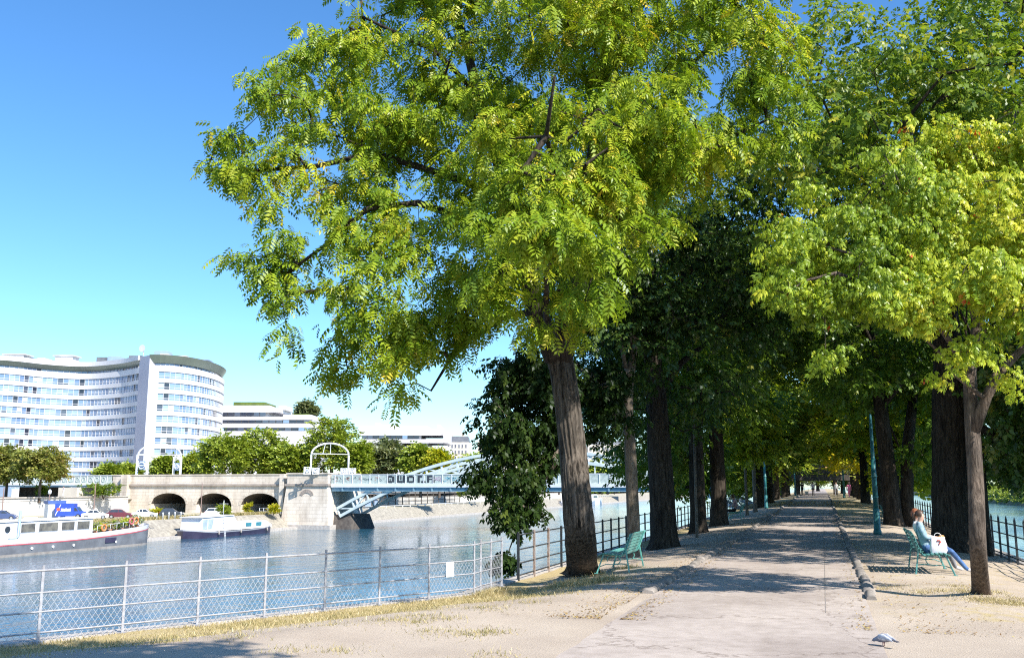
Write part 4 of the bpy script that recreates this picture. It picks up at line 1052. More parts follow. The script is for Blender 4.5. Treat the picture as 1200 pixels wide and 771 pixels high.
# far sitters and walkers
person((-4.65, 53.6, zg(-4.6, 53.5)), math.pi/2, sit_pose(.46, (.56, .09), lean=.12), 'tiny seated person in checked pink top and black trousers on the far turquoise bench', CL['check'], CL['black'], CL['dshoe'], HAIR['brown'], 'full', fingers=False)
person((3.0, 49.1, zg(3, 49)), -math.pi/2, sit_pose(.46, (.56, .09), lean=.25), 'hunched dark haired person in black behind the near turquoise post', CL['black'], CL['black'], CL['dshoe'], HAIR['black'], 'full', SKD, fingers=False)
person((3.1, 50.1, zg(3, 50)), -math.pi/2, sit_pose(.5, (.7, .09)), 'seated person in maroon peeking out past the near turquoise post', CL['maroon'], CL['maroon'], CL['dshoe'], HAIR['brown'], 'short', fingers=False)
yw_ = 128
for x, y, rz, lb, tp, lg, hr, hs_ in ((-1.25, yw_, 0, 'tiny walker in pale lilac shirt and black trousers in the middle of the path', 'lilac', 'black', 'black', 'short'),
                                  (-2.6, yw_+1, .2, 'tiny walker all in black beside a pale low pushchair', 'black', 'black', 'black', 'long'),
                                  (2.9, 120, .3, 'tiny person in pink beside the far turquoise post', 'pink', 'pink', 'brown', 'long'),
                                  (1.5, 122, 2.8, 'tiny person in white beyond the far turquoise post', 'white', 'grey', 'brown', 'short')):
    person((x, y, zg(x, y)+(.014 if x < .5 else 0)), rz, stand_pose(), lb, CL[tp], CL[lg], CL['dshoe'], HAIR[hr], hs_, fingers=False)
pc = thing('pushchair', (-2.05, yw_-.4, zg(-2, yw_)+.014), 'pale low pushchair between the two tiny walkers', 'pushchair')
MB().loft([[(x*k, .1+y, z) for x, y in ((-.2, -.25), (.2, -.25), (.2, .2), (-.2, .2))] for k, y, z in ((.7, 0, .25), (1, .03, .45), (1, .05, .6))], smooth=False).build('seat', CL['white'], pc)
for x in (-.22, .22):
    MB().bar((x, -.3, .12), (x, .35, .95), .03, .03).build('frame_bar', CL['grey'], pc)
    for y in (-.28, .28): MB().torus((x, y, .11), .085, .022, 'X', n=12).build('wheel', CL['black'], pc)

# ------------------------------------------------------------------ turquoise posts
def lamp_post(x, y, h, label):
    z = zg(x, y); t = thing('lamp_post', (x, y, z), label, 'post', 'turquoise posts along the path')
    MB().tube([(0, 0, -.05), (0, 0, .12), (0, 0, .16), (0, 0, .9), (0, 0, .95)], [.15, .15, .125, .12, .1], 14).build('base', P_['post'], t)
    MB().tube([(0, 0, .95), (0, 0, h*.62)], [.1, .085], 14, smooth=True).build('shaft', P_['post'], t)
    MB().tube([(0, 0, h*.62), (0, 0, h*.63), (0, 0, h-.1), (0, 0, h)], [.09, .065, .05, .02], 12).build('upper_shaft', P_['post'], t)
    for zz in (h*.3, h*.47): MB().tube([(0, 0, zz), (0, 0, zz+.05)], [.112, .112], 14).build('collar', P_['dgreen'], t)
    MB().box((0, -.1, .55), (.1, .03, .3)).build('hatch', P_['dgreen'], t)
    return t
p = G(1020, 623, .05); lamp_post(1.85, 38.4, 4.5, 'near turquoise post rising into dark leaves beside the dark twin stems')
lamp_post(-4.1, 73.5, 4.9, 'turquoise post standing before the broad sunlit trunk')
lamp_post(-3.6, 134, 4.8, 'small distant turquoise post on the river side near the walkers')
lamp_post(2.2, 113, 4.9, 'far turquoise post on the bench side with golden leaves over it')

# ------------------------------------------------------------------ pigeon
pg = thing('pigeon', G(1036, 757, .012), 'grey pigeon with white wing patch pecking on the sunlit path', 'bird', rz=math.pi-.6); pg.scale = (.66, .66, .72)
GM = mat('pigeon_grey', (.3, .31, .37), (.14, .15, .2), 30, .7); WM = mat('pigeon_white', (.66, .68, .72), (.28, .29, .34), 18, .7); DM = mat('pigeon_dark', (.08, .08, .1), (.05, .05, .065), 30, .6); PK = mat('pigeon_leg', (.5, .2, .18), (.4, .16, .15), 30, .6)
def egg(stations, n=12):
    return [[(x, w_*math.cos(a), z+h_*math.sin(a)) for a in np.linspace(0, 2*math.pi, n, endpoint=False)] for x, z, w_, h_ in stations]
bd = MB(); bd.loft(egg([(-.17, .105, .012, .008), (-.12, .115, .04, .03), (-.05, .13, .068, .062), (.02, .13, .072, .07), (.08, .115, .058, .06), (.12, .105, .04, .042), (.15, .095, .03, .032), (.18, .083, .029, .03), (.205, .075, .02, .02), (.215, .068, .008, .008)]))
bd.build('body', GM, pg)
for sg in (1, -1):
    wv = egg([(-.2, .1, .006, .006), (-.14, .125, .012, .025), (-.04, .145, .02, .05), (.05, .145, .018, .042), (.085, .135, .006, .015)], 10)
    wb = MB().loft([[(x, y+sg*.058, z) for x, y, z in r_] for r_ in wv]); wb.build('wing', WM, pg)
    MB().tube([(.0, sg*.022, .075), (.005, sg*.024, .03), (.0, sg*.024, .006)], [.012, .006, .005], 6, m=0).tube([(.0, sg*.024, .005), (.04, sg*.03, .004)], .004, 5).tube([(.0, sg*.024, .005), (.035, sg*.012, .004)], .004, 5).build('leg', PK, pg)
    MB().ball((.195, sg*.024, .083), .005, 0, 6, 4).build('eye', DM, pg)
MB().add([(-.15, -.03, .11), (-.15, .03, .11), (-.27, .045, .09), (-.27, -.045, .09), (-.15, -.03, .122), (-.15, .03, .122), (-.27, .045, .097), (-.27, -.045, .097)], [(0, 1, 2, 3), (4, 5, 6, 7), (0, 1, 5, 4), (1, 2, 6, 5), (2, 3, 7, 6), (3, 0, 4, 7)]).build('tail', DM, pg)
MB().tube([(.212, 0, .07), (.232, 0, .052)], [.007, .002], 6).build('beak', DM, pg)
gl = thing('gull', W(247, 156, 120), 'tiny white gull flying in the blue beside the leafy branch tips', 'bird', rz=.4)
MB().loft(egg([(-.3, 0, .02, .02), (-.1, 0, .07, .07), (.1, 0, .08, .08), (.25, .01, .05, .05), (.33, .01, .01, .01)])).build('body', WM, gl)
for sg in (1, -1): MB().loft([[(x*k, sg*y, z) for x, z in ((-.09, zz), (.0, zz+.018), (.1, zz), (0, zz-.01))] for y, k, zz in ((.05, 1, .03), (.35, .9, .13), (.65, .4, .07))]).build('wing', WM, gl)

# ------------------------------------------------------------------ dry grass, fallen leaves
g = np.random.default_rng(5)
def blades(n, fx, mtl, name, hmin, hmax, tint):
    P = fx(n); n = len(P); a = g.random(n)*6.283; h = hmin+(hmax-hmin)*g.random(n)**2; w_ = .003+.004*g.random(n); ln = h*(.3+.8*g.random(n)); b = g.random(n)*6.283
    ux = np.stack((np.cos(a), np.sin(a), 0*a), 1)*w_[:, None]; top = P+np.stack((np.cos(b)*ln, np.sin(b)*ln, h), 1)
    V = np.stack((P-ux, P+ux, top+ux*.2, top-ux*.2), 1).reshape(-1, 3)
    o = quadmesh(name, V, mtl, None, np.repeat(np.clip(tint+.22*g.normal(size=n), 0, 1), 4)); o['kind'] = 'stuff'; return o
GRM = leafmat('dry_grass_blade', [(0, (.16, .17, .05)), (.3, (.33, .28, .12)), (.7, (.5, .4, .2)), (1, (.62, .52, .32))], .2, (1, 1, .8), .02)
def spots(n, centres, rad):
    C = np.array(centres); k = g.integers(0, len(C), n); off = g.normal(size=(n, 2))*(rad*(.6+1.6*g.random(n)))[:, None]
    xy = C[k]+off; out = []
    for x, y in xy:
        if x < -2.95 and x > xl(y)-.02 or (x > .8 and x < xr(y)): out.append((x, y, zg(x, y)))
    return np.array(out)
def fence_line(n):
    y = 4+15*g.random(n)**.8; d = np.abs(g.normal(size=n))*1.15
    return np.array([(xl(q)+dd, q, zg(xl(q)+dd, q)) for q, dd in zip(y, d) if xl(q)+dd < -3.0])
blades(30000, fence_line, GRM, 'dry_grass', .012, .06, .55)
tc = [(-4.7+.5*math.cos(a), 19.1+.5*math.sin(a)) for a in np.linspace(0, 6.28, 12)]+[(-4.5, 22.4), (-4.9, 21.2)]+[(-6.3, 17.3+.3*i) for i in range(4)]
blades(7000, lambda n: spots(n, tc, .11), GRM, 'dry_grass', .02, .13, .6)
tf = [(random.uniform(-8.5, -3.4), random.uniform(9, 17)) for _ in range(46)]; tf = [q for q in tf if q[0] > xl(q[1])+.1]
blades(6500, lambda n: spots(n, tf, .13), GRM, 'dry_grass', .012, .06, .4)
t3 = [(2.55+.28*math.cos(a), 17.05+.28*math.sin(a)) for a in np.linspace(0, 6.28, 9)]+[(random.uniform(.9, 4.4), random.uniform(17.4, 19.5)) for _ in range(16)]+[(3.8, 31)]
blades(6000, lambda n: spots(n, t3, .12), GRM, 'dry_grass', .012, .055, .6)
def litter(n):
    out = []
    while len(out) < n:
        side = g.random(); y = 13+70*g.random()**2
        if side < .35: x = -2.98-abs(g.normal())*.35
        elif side < .55: x = -2.7+abs(g.normal())*.16
        elif side < .8: x = .8+abs(g.normal())*.9
        elif side < .9: x = .5-abs(g.normal())*.12
        else: x = -3-3*g.random()
        if xl(y) < x < xr(y): out.append((x, y, zg(x, y)+(.02 if -2.75 < x < .55 else .012)))
    return np.array(out)
P = litter(6500); n = len(P); a = g.random(n)*6.283; L = .012+.02*g.random(n)**2; u = np.stack((np.cos(a), np.sin(a), .35*g.normal(size=n)), 1)*L[:, None]; v_ = np.stack((-np.sin(a), np.cos(a), .35*g.normal(size=n)), 1)*L[:, None]*.45
V = np.stack((P-u, P-v_, P+u, P+v_), 1); V[:, :, 2] = np.maximum(V[:, :, 2], P[:, None, 2]-.004); V[:, :, 2] += .004
fl_ = quadmesh('fallen_leaves', V.reshape(-1, 3), leafmat('fallen_leaf', [(0, (.14, .08, .035)), (.5, (.3, .19, .08)), (.85, (.45, .32, .1)), (1, (.5, .42, .14))], .1, (1, 1, .7), .03), None, np.repeat(g.random(n), 4)); fl_['kind'] = 'stuff'
# yellowing shrub outside the bench-side railing
sh = thing('shrub', (5.3, 22.5, -1.2), 'yellow leaved shrub growing up outside the railing behind the slender forked trunk', 'shrub')
T = np.array([(5.3+g.normal()*.35, 22.5+g.normal()*1.0, -.1+g.normal()*.42) for _ in range(46)])
mb = MB()
for q in T: mb.tube([(g.normal()*.05, g.normal()*.3, -.6), ((q[0]-5.3)*.5, (q[1]-22.5)*.6, (q[2]+1.2)*.5), (q[0]-5.3, q[1]-22.5, q[2]+1.2)], [.014, .01, .005], 4)
mb.build('stem', BK['brown'], sh)
foliage('foliage', T, outward(T, (5.3, 22.5, -.5)), 'sprig', 12, .26, .25, LM['yellow'], sh, .4, (.5, .25), 77, None, (5.3, 22.5, -1.2))
# ------------------------------------------------------------------ bridge over the river (runs along X at Y = 150)
Q = dict(
 stone=None, dark=mat('dark_shade_stone', (.12, .105, .09), (.06, .05, .045), 1.5, .95), steel=mat('pale_blue_steel', (.62, .69, .69), (.5, .57, .57), .8, .5), steel2=mat('blue_steel', (.22, .37, .45), (.16, .28, .36), .8, .5),  # dark stone tone also paints shade inside the arches and below the deck
 panel=mat('parapet_panel', (.52, .58, .54), (.34, .4, .37), 2.2, .6), whitew=mat('white_facade', (.64, .63, .64), (.57, .56, .58), .12, .6), cream=mat('cream_facade', (.66, .6, .5), (.56, .5, .42), .3, .85),
 fascia=mat('grey_green_fascia', (.2, .24, .19), (.15, .18, .15), .12, .25), slate=mat('slate_roof', (.16, .17, .19), (.11, .12, .14), .6, .6), roofw=mat('roof_plant', (.62, .62, .62), (.5, .5, .5), .5, .7), roofb=mat('roof_plant_blue', (.3, .4, .55), (.24, .33, .46), .5, .5),
 hoard=mat('pale_hoarding', (.62, .6, .57), (.54, .52, .49), .5, .8), steelw=mat('white_steel', (.74, .76, .78), (.64, .67, .7), 1, .5), green=mat('roof_planting', (.12, .17, .03), (.07, .1, .02), .6, 1), tin=mat('brown_pole', (.22, .15, .12), (.16, .1, .09), 2, .7), deckm=mat('bridge_deck', (.22, .22, .22), (.17, .17, .17), 1, .9))
def stone_mat():
    m, nt, out = newmat('bridge_masonry'); p = N(nt, 'ShaderNodeBsdfPrincipled'); nt.links.new(p.outputs[0], out.inputs[0]); p.inputs['Roughness'].default_value = .92
    tc = N(nt, 'ShaderNodeTexCoord'); sp = N(nt, 'ShaderNodeSeparateXYZ'); nt.links.new(tc.outputs['Object'], sp.inputs[0])
    cb = N(nt, 'ShaderNodeCombineXYZ'); ad = N(nt, 'ShaderNodeMath', operation='ADD'); nt.links.new(sp.outputs[0], ad.inputs[0]); nt.links.new(sp.outputs[1], ad.inputs[1])
    nt.links.new(ad.outputs[0], cb.inputs[0]); nt.links.new(sp.outputs[2], cb.inputs[1])
    br = N(nt, 'ShaderNodeTexBrick'); br.inputs['Scale'].default_value = 1; br.inputs['Brick Width'].default_value = 1.3; br.inputs['Row Height'].default_value = .62; br.inputs['Mortar Size'].default_value = .03
    br.inputs['Color1'].default_value = (.72, .65, .56, 1); br.inputs['Color2'].default_value = (.65, .58, .49, 1); br.inputs['Mortar'].default_value = (.5, .44, .37, 1)
    nt.links.new(cb.outputs[0], br.inputs['Vector'])
    n = noise_n(nt, .5, 6, (1, 1, .35)); r = ramp(nt, n.outputs[0], [(.32, (.7, .67, .64)), (.6, (1.04, 1.03, 1.02))])
    nt.links.new(mixc(nt, 1, br.outputs[0], r.outputs[0], 'MULTIPLY'), p.inputs['Base Color']); return m
Q['stone'] = stone_mat()
YB, YD = 150.0, 8.0
ZT, ZC = 3.75, 1.75
arches = [(-120.7, -112.9), (-110.6, -103.0), (-101.0, -93.1)]
via = thing('viaduct', (-106, YB, QUAY), 'pale stone masonry approach viaduct with dark arched openings above the parked cars', 'viaduct')
o3 = (106, -YB, -QUAY)
mb = MB()
xs = [-130] + [q for a in arches for q in a] + [-90.6]
for i in range(0, len(xs), 2):
    mb.box(((xs[i]+xs[i+1])/2, YB+YD/2+2, (QUAY-.6+ZC)/2), (xs[i+1]-xs[i], YD+4, ZC-QUAY+.6))
ZS, ZK = -1.6, .45
for a, b in arches:
    n = 14; c = (a+b)/2; h = (b-a)/2; pr = []
    for i in range(n+1):
        x = a+(b-a)*i/n; pr.append((x, ZS+(ZK-ZS)*math.sqrt(max(0, 1-((x-c)/h)**2))))
    poly = [(a, ZC-.003), (a, ZS)] + pr[1:-1] + [(b, ZS), (b, ZC-.003)]
    for i in range(n):
        (x0, z0), (x1, z1) = pr[i], pr[i+1]; y0, y1 = YB, YB+YD+4
        mb.add([(x0, y0, z0), (x1, y0, z1), (x1, y0, ZC), (x0, y0, ZC), (x0, y1, z0), (x1, y1, z1), (x1, y1, ZC), (x0, y1, ZC)], [(0, 1, 2, 3), (7, 6, 5, 4), (3, 2, 6, 7)])
        mb.add([(x0, y0, z0), (x1, y0, z1), (x1, y1, z1), (x0, y1, z0)], [(0, 3, 2, 1)], 1)  # arch undersides coloured dark to stand for the shade inside
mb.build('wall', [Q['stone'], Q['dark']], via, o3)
for a, b in arches: MB().box(((a+b)/2, YB+YD+2.6, -1.4), (b-a+.4, .5, 4.2)).build('back_wall', Q['dark'], via, o3)  # closed backs share the dark tone that paints the shaded interior
for a, b in arches:                                               # voussoir ring standing proud of the face
    n = 13; c = (a+b)/2; h = (b-a)/2; v = MB()
    for i in range(n):
        q0, q1 = math.pi*(i+.04)/n, math.pi*(i+.96)/n
        def pr_(q, k): return (c-(h+k)*math.cos(q), ZS+(ZK-ZS+k)*math.sin(q))
        A, B_, C_, D_ = pr_(q0, .02), pr_(q1, .02), pr_(q1, .5), pr_(q0, .5)
        v.add([(p[0], YB-.06, p[1]) for p in (A, B_, C_, D_)]+[(p[0], YB+.1, p[1]) for p in (A, B_, C_, D_)], [(0, 1, 2, 3), (0, 4, 5, 1), (1, 5, 6, 2), (2, 6, 7, 3), (3, 7, 4, 0)])
    v.build('arch_ring', Q['stone'], via, o3)
MB().box((-110.3, YB-.05+2, ZC+.18), (40, 4.5, .36)).build('cornice', mat('cornice_stone', (.4, .34, .29), (.26, .22, .19), .8, .9), via, o3)
pm = MB().box((-110.3, YB+.2, ZC+1.15), (39, .4, 1.6)).box((-110.3, YB+.2, ZC+2.05), (39.2, .6, .2)); pm.build('parapet', Q['stone'], via, o3)
MB().box((-110.3, YB+6, ZC+.2), (39, 10, .34)).build('deck', Q['deckm'], via, o3)
MB().box((-110.3, YB+11.6, ZC+1.15), (39, .4, 1.6)).build('parapet', Q['stone'], via, o3)
for x in (-126.5, -92.2): MB().box((x, YB-.25, (QUAY+ZT)/2), (1.5 if x < -100 else .9, 1.2, ZT-QUAY+.3)).build('pilaster', Q['stone'], via, o3)
pier = thing('bridge_pier', (-86, YB+4, WATER), 'massive pale stone river pier where the steel arch springs', 'bridge pier')
op = (86, -YB-4, -WATER)
def taper(x0, x1, y0, y1, z0, z1, k): 
    return [(x0-k, y0-k, z0), (x1+k, y0-k, z0), (x1+k, y1+k, z0), (x0-k, y1+k, z0), (x0, y0, z1), (x1, y0, z1), (x1, y1, z1), (x0, y1, z1)]
BX = [(0, 3, 2, 1), (4, 5, 6, 7), (0, 1, 5, 4), (1, 2, 6, 5), (2, 3, 7, 6), (3, 0, 4, 7)]
MB().add(taper(-90.8, -82.6, YB-1.4, YB+11, WATER-.8, ZC, .75), BX).build('shaft', Q['stone'], pier, op)
MB().add(taper(-91.8, -81.4, YB-2.4, YB+12.4, WATER-.8, WATER+.75, .1), BX).build('footing', Q['coping'] if 'coping' in Q else M['coping'], pier, op)
MB().box((-86.7, YB+4.8, ZC+.2), (8.7, 13, .4)).build('cornice', bpy.data.materials['cornice_stone'], pier, op)
MB().box((-86.7, YB+4.8, ZC+1.25), (8.1, 12.2, 1.7)).box((-86.7, YB+4.8, ZC+2.2), (8.4, 12.6, .22)).build('parapet', Q['stone'], pier, op)
v = MB()
for i in range(7):
    q0, q1 = math.pi*(.12+.76*(i+.05)/7), math.pi*(.12+.76*(i+.95)/7); c = (-86.6, -.3)
    P4 = [(c[0]-r_*math.cos(q), c[1]+r_*math.sin(q)) for q, r_ in ((q0, .9), (q1, .9), (q1, 1.5), (q0, 1.5))]
    v.add([(p[0], YB-1.62, p[1]) for p in P4]+[(p[0], YB-1.2, p[1]) for p in P4], [(0, 1, 2, 3), (0, 4, 5, 1), (1, 5, 6, 2), (2, 6, 7, 3), (3, 7, 4, 0)])
v.build('relieving_arch', bpy.data.materials['cornice_stone'], pier, op)
MB().add(taper(-83, -79, YB+.4, YB+8, WATER-.6, -3.2, .9), BX).build('springing_block', Q['dark'], pier, op)  # dark tone paints the shadow lying under the deck

X0, X1 = -82.2, -7.4
span = thing('bridge_span', (-45, YB+4, ZC), 'pale blue steel railway arch span whose trussed ribs rise through the painted parapet', 'bridge'); os_ = (45, -YB-4, -ZC)
for y, m_ in ((YB+.15, 'steel'), (YB+YD-.15, 'steel')):
    ztop = lambda x: 7.49-.00728*(x+45)**2
    n = 26; up = []; lo = []
    for i in range(n+1):
        x = -81.4+(72.8)*i/n; up.append((x, y, ztop(x))); sl_ = -.01456*(x+45); k = math.hypot(1, sl_); lo.append((x+1.45*sl_/k*.9, y, ztop(x)-1.5/k))
    rb = MB()
    for ch in (up, lo):
        for a, b in zip(ch[:-1], ch[1:]): rb.bar(a, b, .5, .48)
    for i in range(n+1):
        rb.bar(up[i], lo[i], .3, .22)
        if i < n: rb.bar(up[i+1] if i % 2 else up[i], lo[i] if i % 2 else lo[i+1], .2, .2)
    rb.build('arch_rib', Q['steel'], span, os_)
    for i in range(1, n):
        hg = MB()
        if i % 2: continue
        x, _, z = lo[i]; zu = up[i][2]
        if zu < ZC-.5: hg.bar((up[i][0], y, zu), (up[i][0], y, ZC), .4, .4)
        elif lo[i][2] > ZT: hg.bar((x, y, lo[i][2]), (x, y, ZC+.3), .18, .18)
        if hg.v: hg.build('hanger', Q['steel'], span, os_)
for i in range(3, 24, 2):
    x = -81.4+72.8*i/26; z = ztop(x)-.9
    MB().bar((x, YB+.3, z), (x, YB+YD-.3, z), .25, .5).build('cross_beam', Q['steel2'], span, os_) if z < ZC-1 or z > 6.2 else None
MB().box((-45, YB-.4, ZC+.1), (X1-X0, .35, .62)).build('edge_girder', Q['steelw'], span, os_)
MB().box((-45, YB+YD/2, ZC-.28), (X1-X0, YD-1, .5)).build('deck', Q['deckm'], span, os_)
mb = MB(); mb.box((-45, YB-.15, ZC-.55), (X1-X0, .3, .66))
for i in range(22): mb.box((X0+2+i*3.4, YB-.38, ZC-.5), (.28, .2, .8))
mb.build('under_girder', Q['steel2'], span, os_)
MB().box((-45, YB+YD+.1, ZC+1.1), (X1-X0, .1, 1.7)).build('parapet', Q['panel'], span, os_)
pp = MB(); pp.box((-45, YB-.42, ZC+1.15), (X1-X0, .05, 1.5)); pp.build('parapet', Q['panel'], span, os_)
pr = MB(); pr.box((-45, YB-.42, ZC+1.95), (X1-X0, .16, .13))
for i in range(int((X1-X0)/1.7)): pr.box((X0+.5+i*1.7, YB-.46, ZC+1.15), (.12, .14, 1.5))
pr.build('parapet_frame', Q['steelw'], span, os_)
# faded tags and the big dark graffiti letters
paint = {k: mat('spray_'+k, c, tuple(x*.7 for x in c), 1.5, .7) for k, c in dict(black=(.035, .045, .06), teal=(.05, .3, .42), mauve=(.5, .34, .46), rust=(.5, .28, .22), grey=(.2, .26, .27), cyan=(.25, .55, .66)).items()}
def ux(u): 
    k = (u-600)/F; return (YB-.42)*(.951*k-.311)/(.951+.311*k)
gm = MB()
zb0, zh = ZC+.5, 1.32
def blk(u0, u1, f0, f1, mbx=None): 
    x0, x1 = ux(u0), ux(u1); (mbx or gm).box(((x0+x1)/2, YB-.458, zb0+zh*(f0+f1)/2), (x1-x0, .02, zh*(f1-f0)))
blk(455.5, 457.7, .05, .95); blk(457.7, 461.5, .72, .98); blk(457.7, 461.5, .02, .28); blk(461.5, 464.2, .12, .88); blk(458.8, 460, .28, .55)    # O
blk(467, 469.5, .05, .98); blk(469.5, 473.5, .03, .3); blk(471, 472.4, .4, .98); blk(473.8, 476.2, .05, .98)                                       # U
blk(478.8, 481.2, .1, .9); blk(481.2, 485.5, .7, .97); blk(481.2, 485.5, .03, .27); blk(485.5, 488, .12, .85)                                      # O
blk(491, 493.6, .05, .97); blk(493.6, 496.2, .72, .97); blk(495, 500.5, .04, .26)                                                                   # L
blk(502, 504.4, .05, .97); blk(504.4, 509, .74, .97); blk(508, 510.6, .5, .9); blk(504.4, 508.6, .42, .58); blk(507.6, 510.8, .04, .42)            # R
gm.build('graffiti', paint['black'], span, os_)
r = random.Random(3)
for nm, us in (('grey', (392, 400, 408, 421, 430, 437, 447)), ('rust', (412, 426, 443, 396)), ('mauve', (514, 518)), ('teal', (527, 531)), ('cyan', (523, 535, 541))):
    sm_ = MB()
    for u in us:
        for k in range(5):
            a = r.uniform(0, 3.14); x = ux(u+r.uniform(-2.5, 2.5)); z = zb0+zh*r.uniform(.25, .8); l = r.uniform(.15, .4)
            sm_.bar((x-l*math.cos(a), YB-.452, z-l*math.sin(a)*.8), (x+l*math.cos(a), YB-.452, z+l*math.sin(a)*.8), .012, .09)
    sm_.build('spray_tag', paint[nm], span, os_)
# deck carried on across the island, above the path, and on to the other bank
isl = thing('bridge_crossing', (0, YB+4, ZC), 'dark bridge deck on posts crossing over the far end of the path', 'bridge'); oi = (0, -YB-4, -ZC)
MB().box((30, YB+YD/2, ZC+1.3), (74.6, YD, .9)).build('deck', Q['dark'], isl, oi)
MB().box((30, YB-.05, ZC+2.5), (74.6, .1, 1.3)).build('parapet', Q['dark'], isl, oi)
for x in (-3.6, 1.7): MB().box((x, YB+1, 1.4), (.55, .55, 2.6)).build('post', Q['dark'], isl, oi)
for x, w_ in ((-6.2, 2.2), (5.2, 3)): MB().box((x, YB+YD/2, -1.5), (w_, YD-.2, 8.2)).build('abutment', Q['dark'], isl, oi)

# deck beyond the masonry, over the quay road
ls = thing('bridge_span', (-150, YB+4, ZC), 'short blue parapet bridge span over a dark road opening beside the pale masonry', 'bridge'); ol = (150, -YB-4, -ZC)
MB().box((-163, YB+YD/2, ZC+.1), (66, YD, .6)).build('deck', Q['steel2'], ls, ol)
MB().box((-163, YB-.1, ZC+.35), (66, .25, .4)).build('edge_girder', Q['steelw'], ls, ol)
MB().box((-163, YB-.02, ZC+1.25), (66, .06, 1.45)).build('parapet', Q['panel'], ls, ol)
pr = MB(); pr.box((-163, YB-.06, ZC+2), (66, .16, .14))
for i in range(42): pr.box((-195.5+i*1.57, YB-.08, ZC+1.25), (.1, .12, 1.4))
pr.build('parapet_frame', Q['steelw'], ls, ol)
sw = MB()
for i in range(41):
    x = -194.7+i*1.57; sw.torus((x, YB-.09, ZC+1.2), .42, .05, 'Y', n=12, k=5)
sw.build('scroll_ornament', Q['steel'], ls, ol)
MB().box((-153, YB+7, -.2), (11, 2, 3.6)).build('back_wall', Q['dark'], ls, ol)
MB().box((-139.5, YB+2, .25), (4.5, 6, 2.4)).build('abutment', Q['cream'], ls, ol)
ab = thing('stone_abutment', (-160, YB-2, -.7), 'pale stone abutment tower with a dark slot behind the barge cabin', 'abutment'); oa = (160, -YB+2, .7)
MB().add(taper(-164.5, -158.2, YB-3, YB-.4, -.7, 1.75, .2), BX).build('wall', Q['stone'], ab, oa)
MB().box((-161.6, YB-3.06, .5), (.4, .3, 2.0)).build('slot', Q['dark'], ab, oa)
rw = thing('retaining_wall', (-126, 120, QUAY), 'long pale panelled wall behind the parked cars and the barge', 'wall'); orr = (126, -120, -QUAY)
mb = MB(); mb.box((-125.5, 90, (QUAY-.3)/2), (.8, 118, -QUAY+.0-.3+.3)); mb.build('wall', Q['hoard'], rw, orr)
mb = MB(); mb.box((-125.4, 90, -.12), (1.1, 118, .2)); mb.build('coping', M['coping'], rw, orr)
mb = MB()
for i in range(44): mb.box((-125.06, 33+i*2.65, -1.6), (.06, .12, 2.8))
mb.build('batten', Q['roofw'], rw, orr)

# catenary portals with lattice signal boxes
def portal(u0, u1, vt, vb, d0, d1, label, rad=.22):
    A, B_ = Vector(W(u0, vb, d0)), Vector(W(u1, vb, d1)); h = (vb-vt)*(d0+d1)/2/F
    t = thing('portal', A, label, 'portal'); ax = B_-A; L_ = ax.length
    for p in (Vector(), ax): MB().tube([p, p+Vector((0, 0, h*.62))], rad, 8).build('column', Q['steelw'], t)
    pts = [ax*(.5-.5*math.cos(a))+Vector((0, 0, h*.62+h*.38*math.sin(a))) for a in np.linspace(0, math.pi, 17)]
    MB().tube(pts, rad, 8).build('arch', Q['steelw'], t)
    b = MB(); b.bar(Vector((0, 0, h*.66)), ax+Vector((0, 0, h*.66)), .12, .12); b.bar(ax*.3+Vector((0, 0, h*.66)), ax*.36+Vector((0, 0, h*.97)), .08, .08); b.bar(ax*.5+Vector((0, 0, h*.66)), ax*.5+Vector((0, 0, h)), .08, .08)
    b.build('tie_bar', Q['steelw'], t)
portal(364, 408, 520, 556, 168, 174, 'big white arched catenary portal standing on the river pier', .16)
portal(160, 211, 521, 557, 205, 212, 'smaller white arched portal standing before the curved office block', .18)
def sigbox(u0, u1, v0, v1, d, label):
    p = Vector(W((u0+u1)/2, v1, d)); wd = (u1-u0)*d/F; h = (v1-v0)*d/F; t = thing('lattice_post', p, label, 'lattice post', 'white lattice posts', YAW)
    b = MB()
    for x in (-wd/2, wd/2):
        for y in (-.4, .4): b.bar((x, y, 0), (x, y, h), .16, .16)
    for z in (.1, h*.5, h-.1):
        for y in (-.4, .4): b.bar((-wd/2, y, z), (wd/2, y, z), .14, .14)
    b.build('frame', Q['steelw'], t)
    c = MB(); c.torus((0, -.42, h*.5), min(wd, h)*.3, .09, 'Y', n=12, k=5); c.build('ring', Q['steelw'], t)
    MB().box((0, 0, h*.5), (wd*.5, .3, h*.4)).build('box', Q['roofb'], t)
for a in [(357, 363, 547, 556, 166, 'white lattice post beside the foot of the big white portal'), (367, 373, 548, 556, 167, 'white lattice post just inside the big white portal'), (400, 406, 548.5, 556, 170, 'white lattice post at the river-side foot of the big portal'), (410, 416, 548.5, 556, 171, 'white lattice post farthest out over the river parapet'), (160, 172, 533, 558, 198, 'tall white lattice cabinet on the masonry at the smaller portal'), (203, 211, 536, 558, 200, 'white lattice cabinet at the outer foot of the smaller portal')]: sigbox(*a)

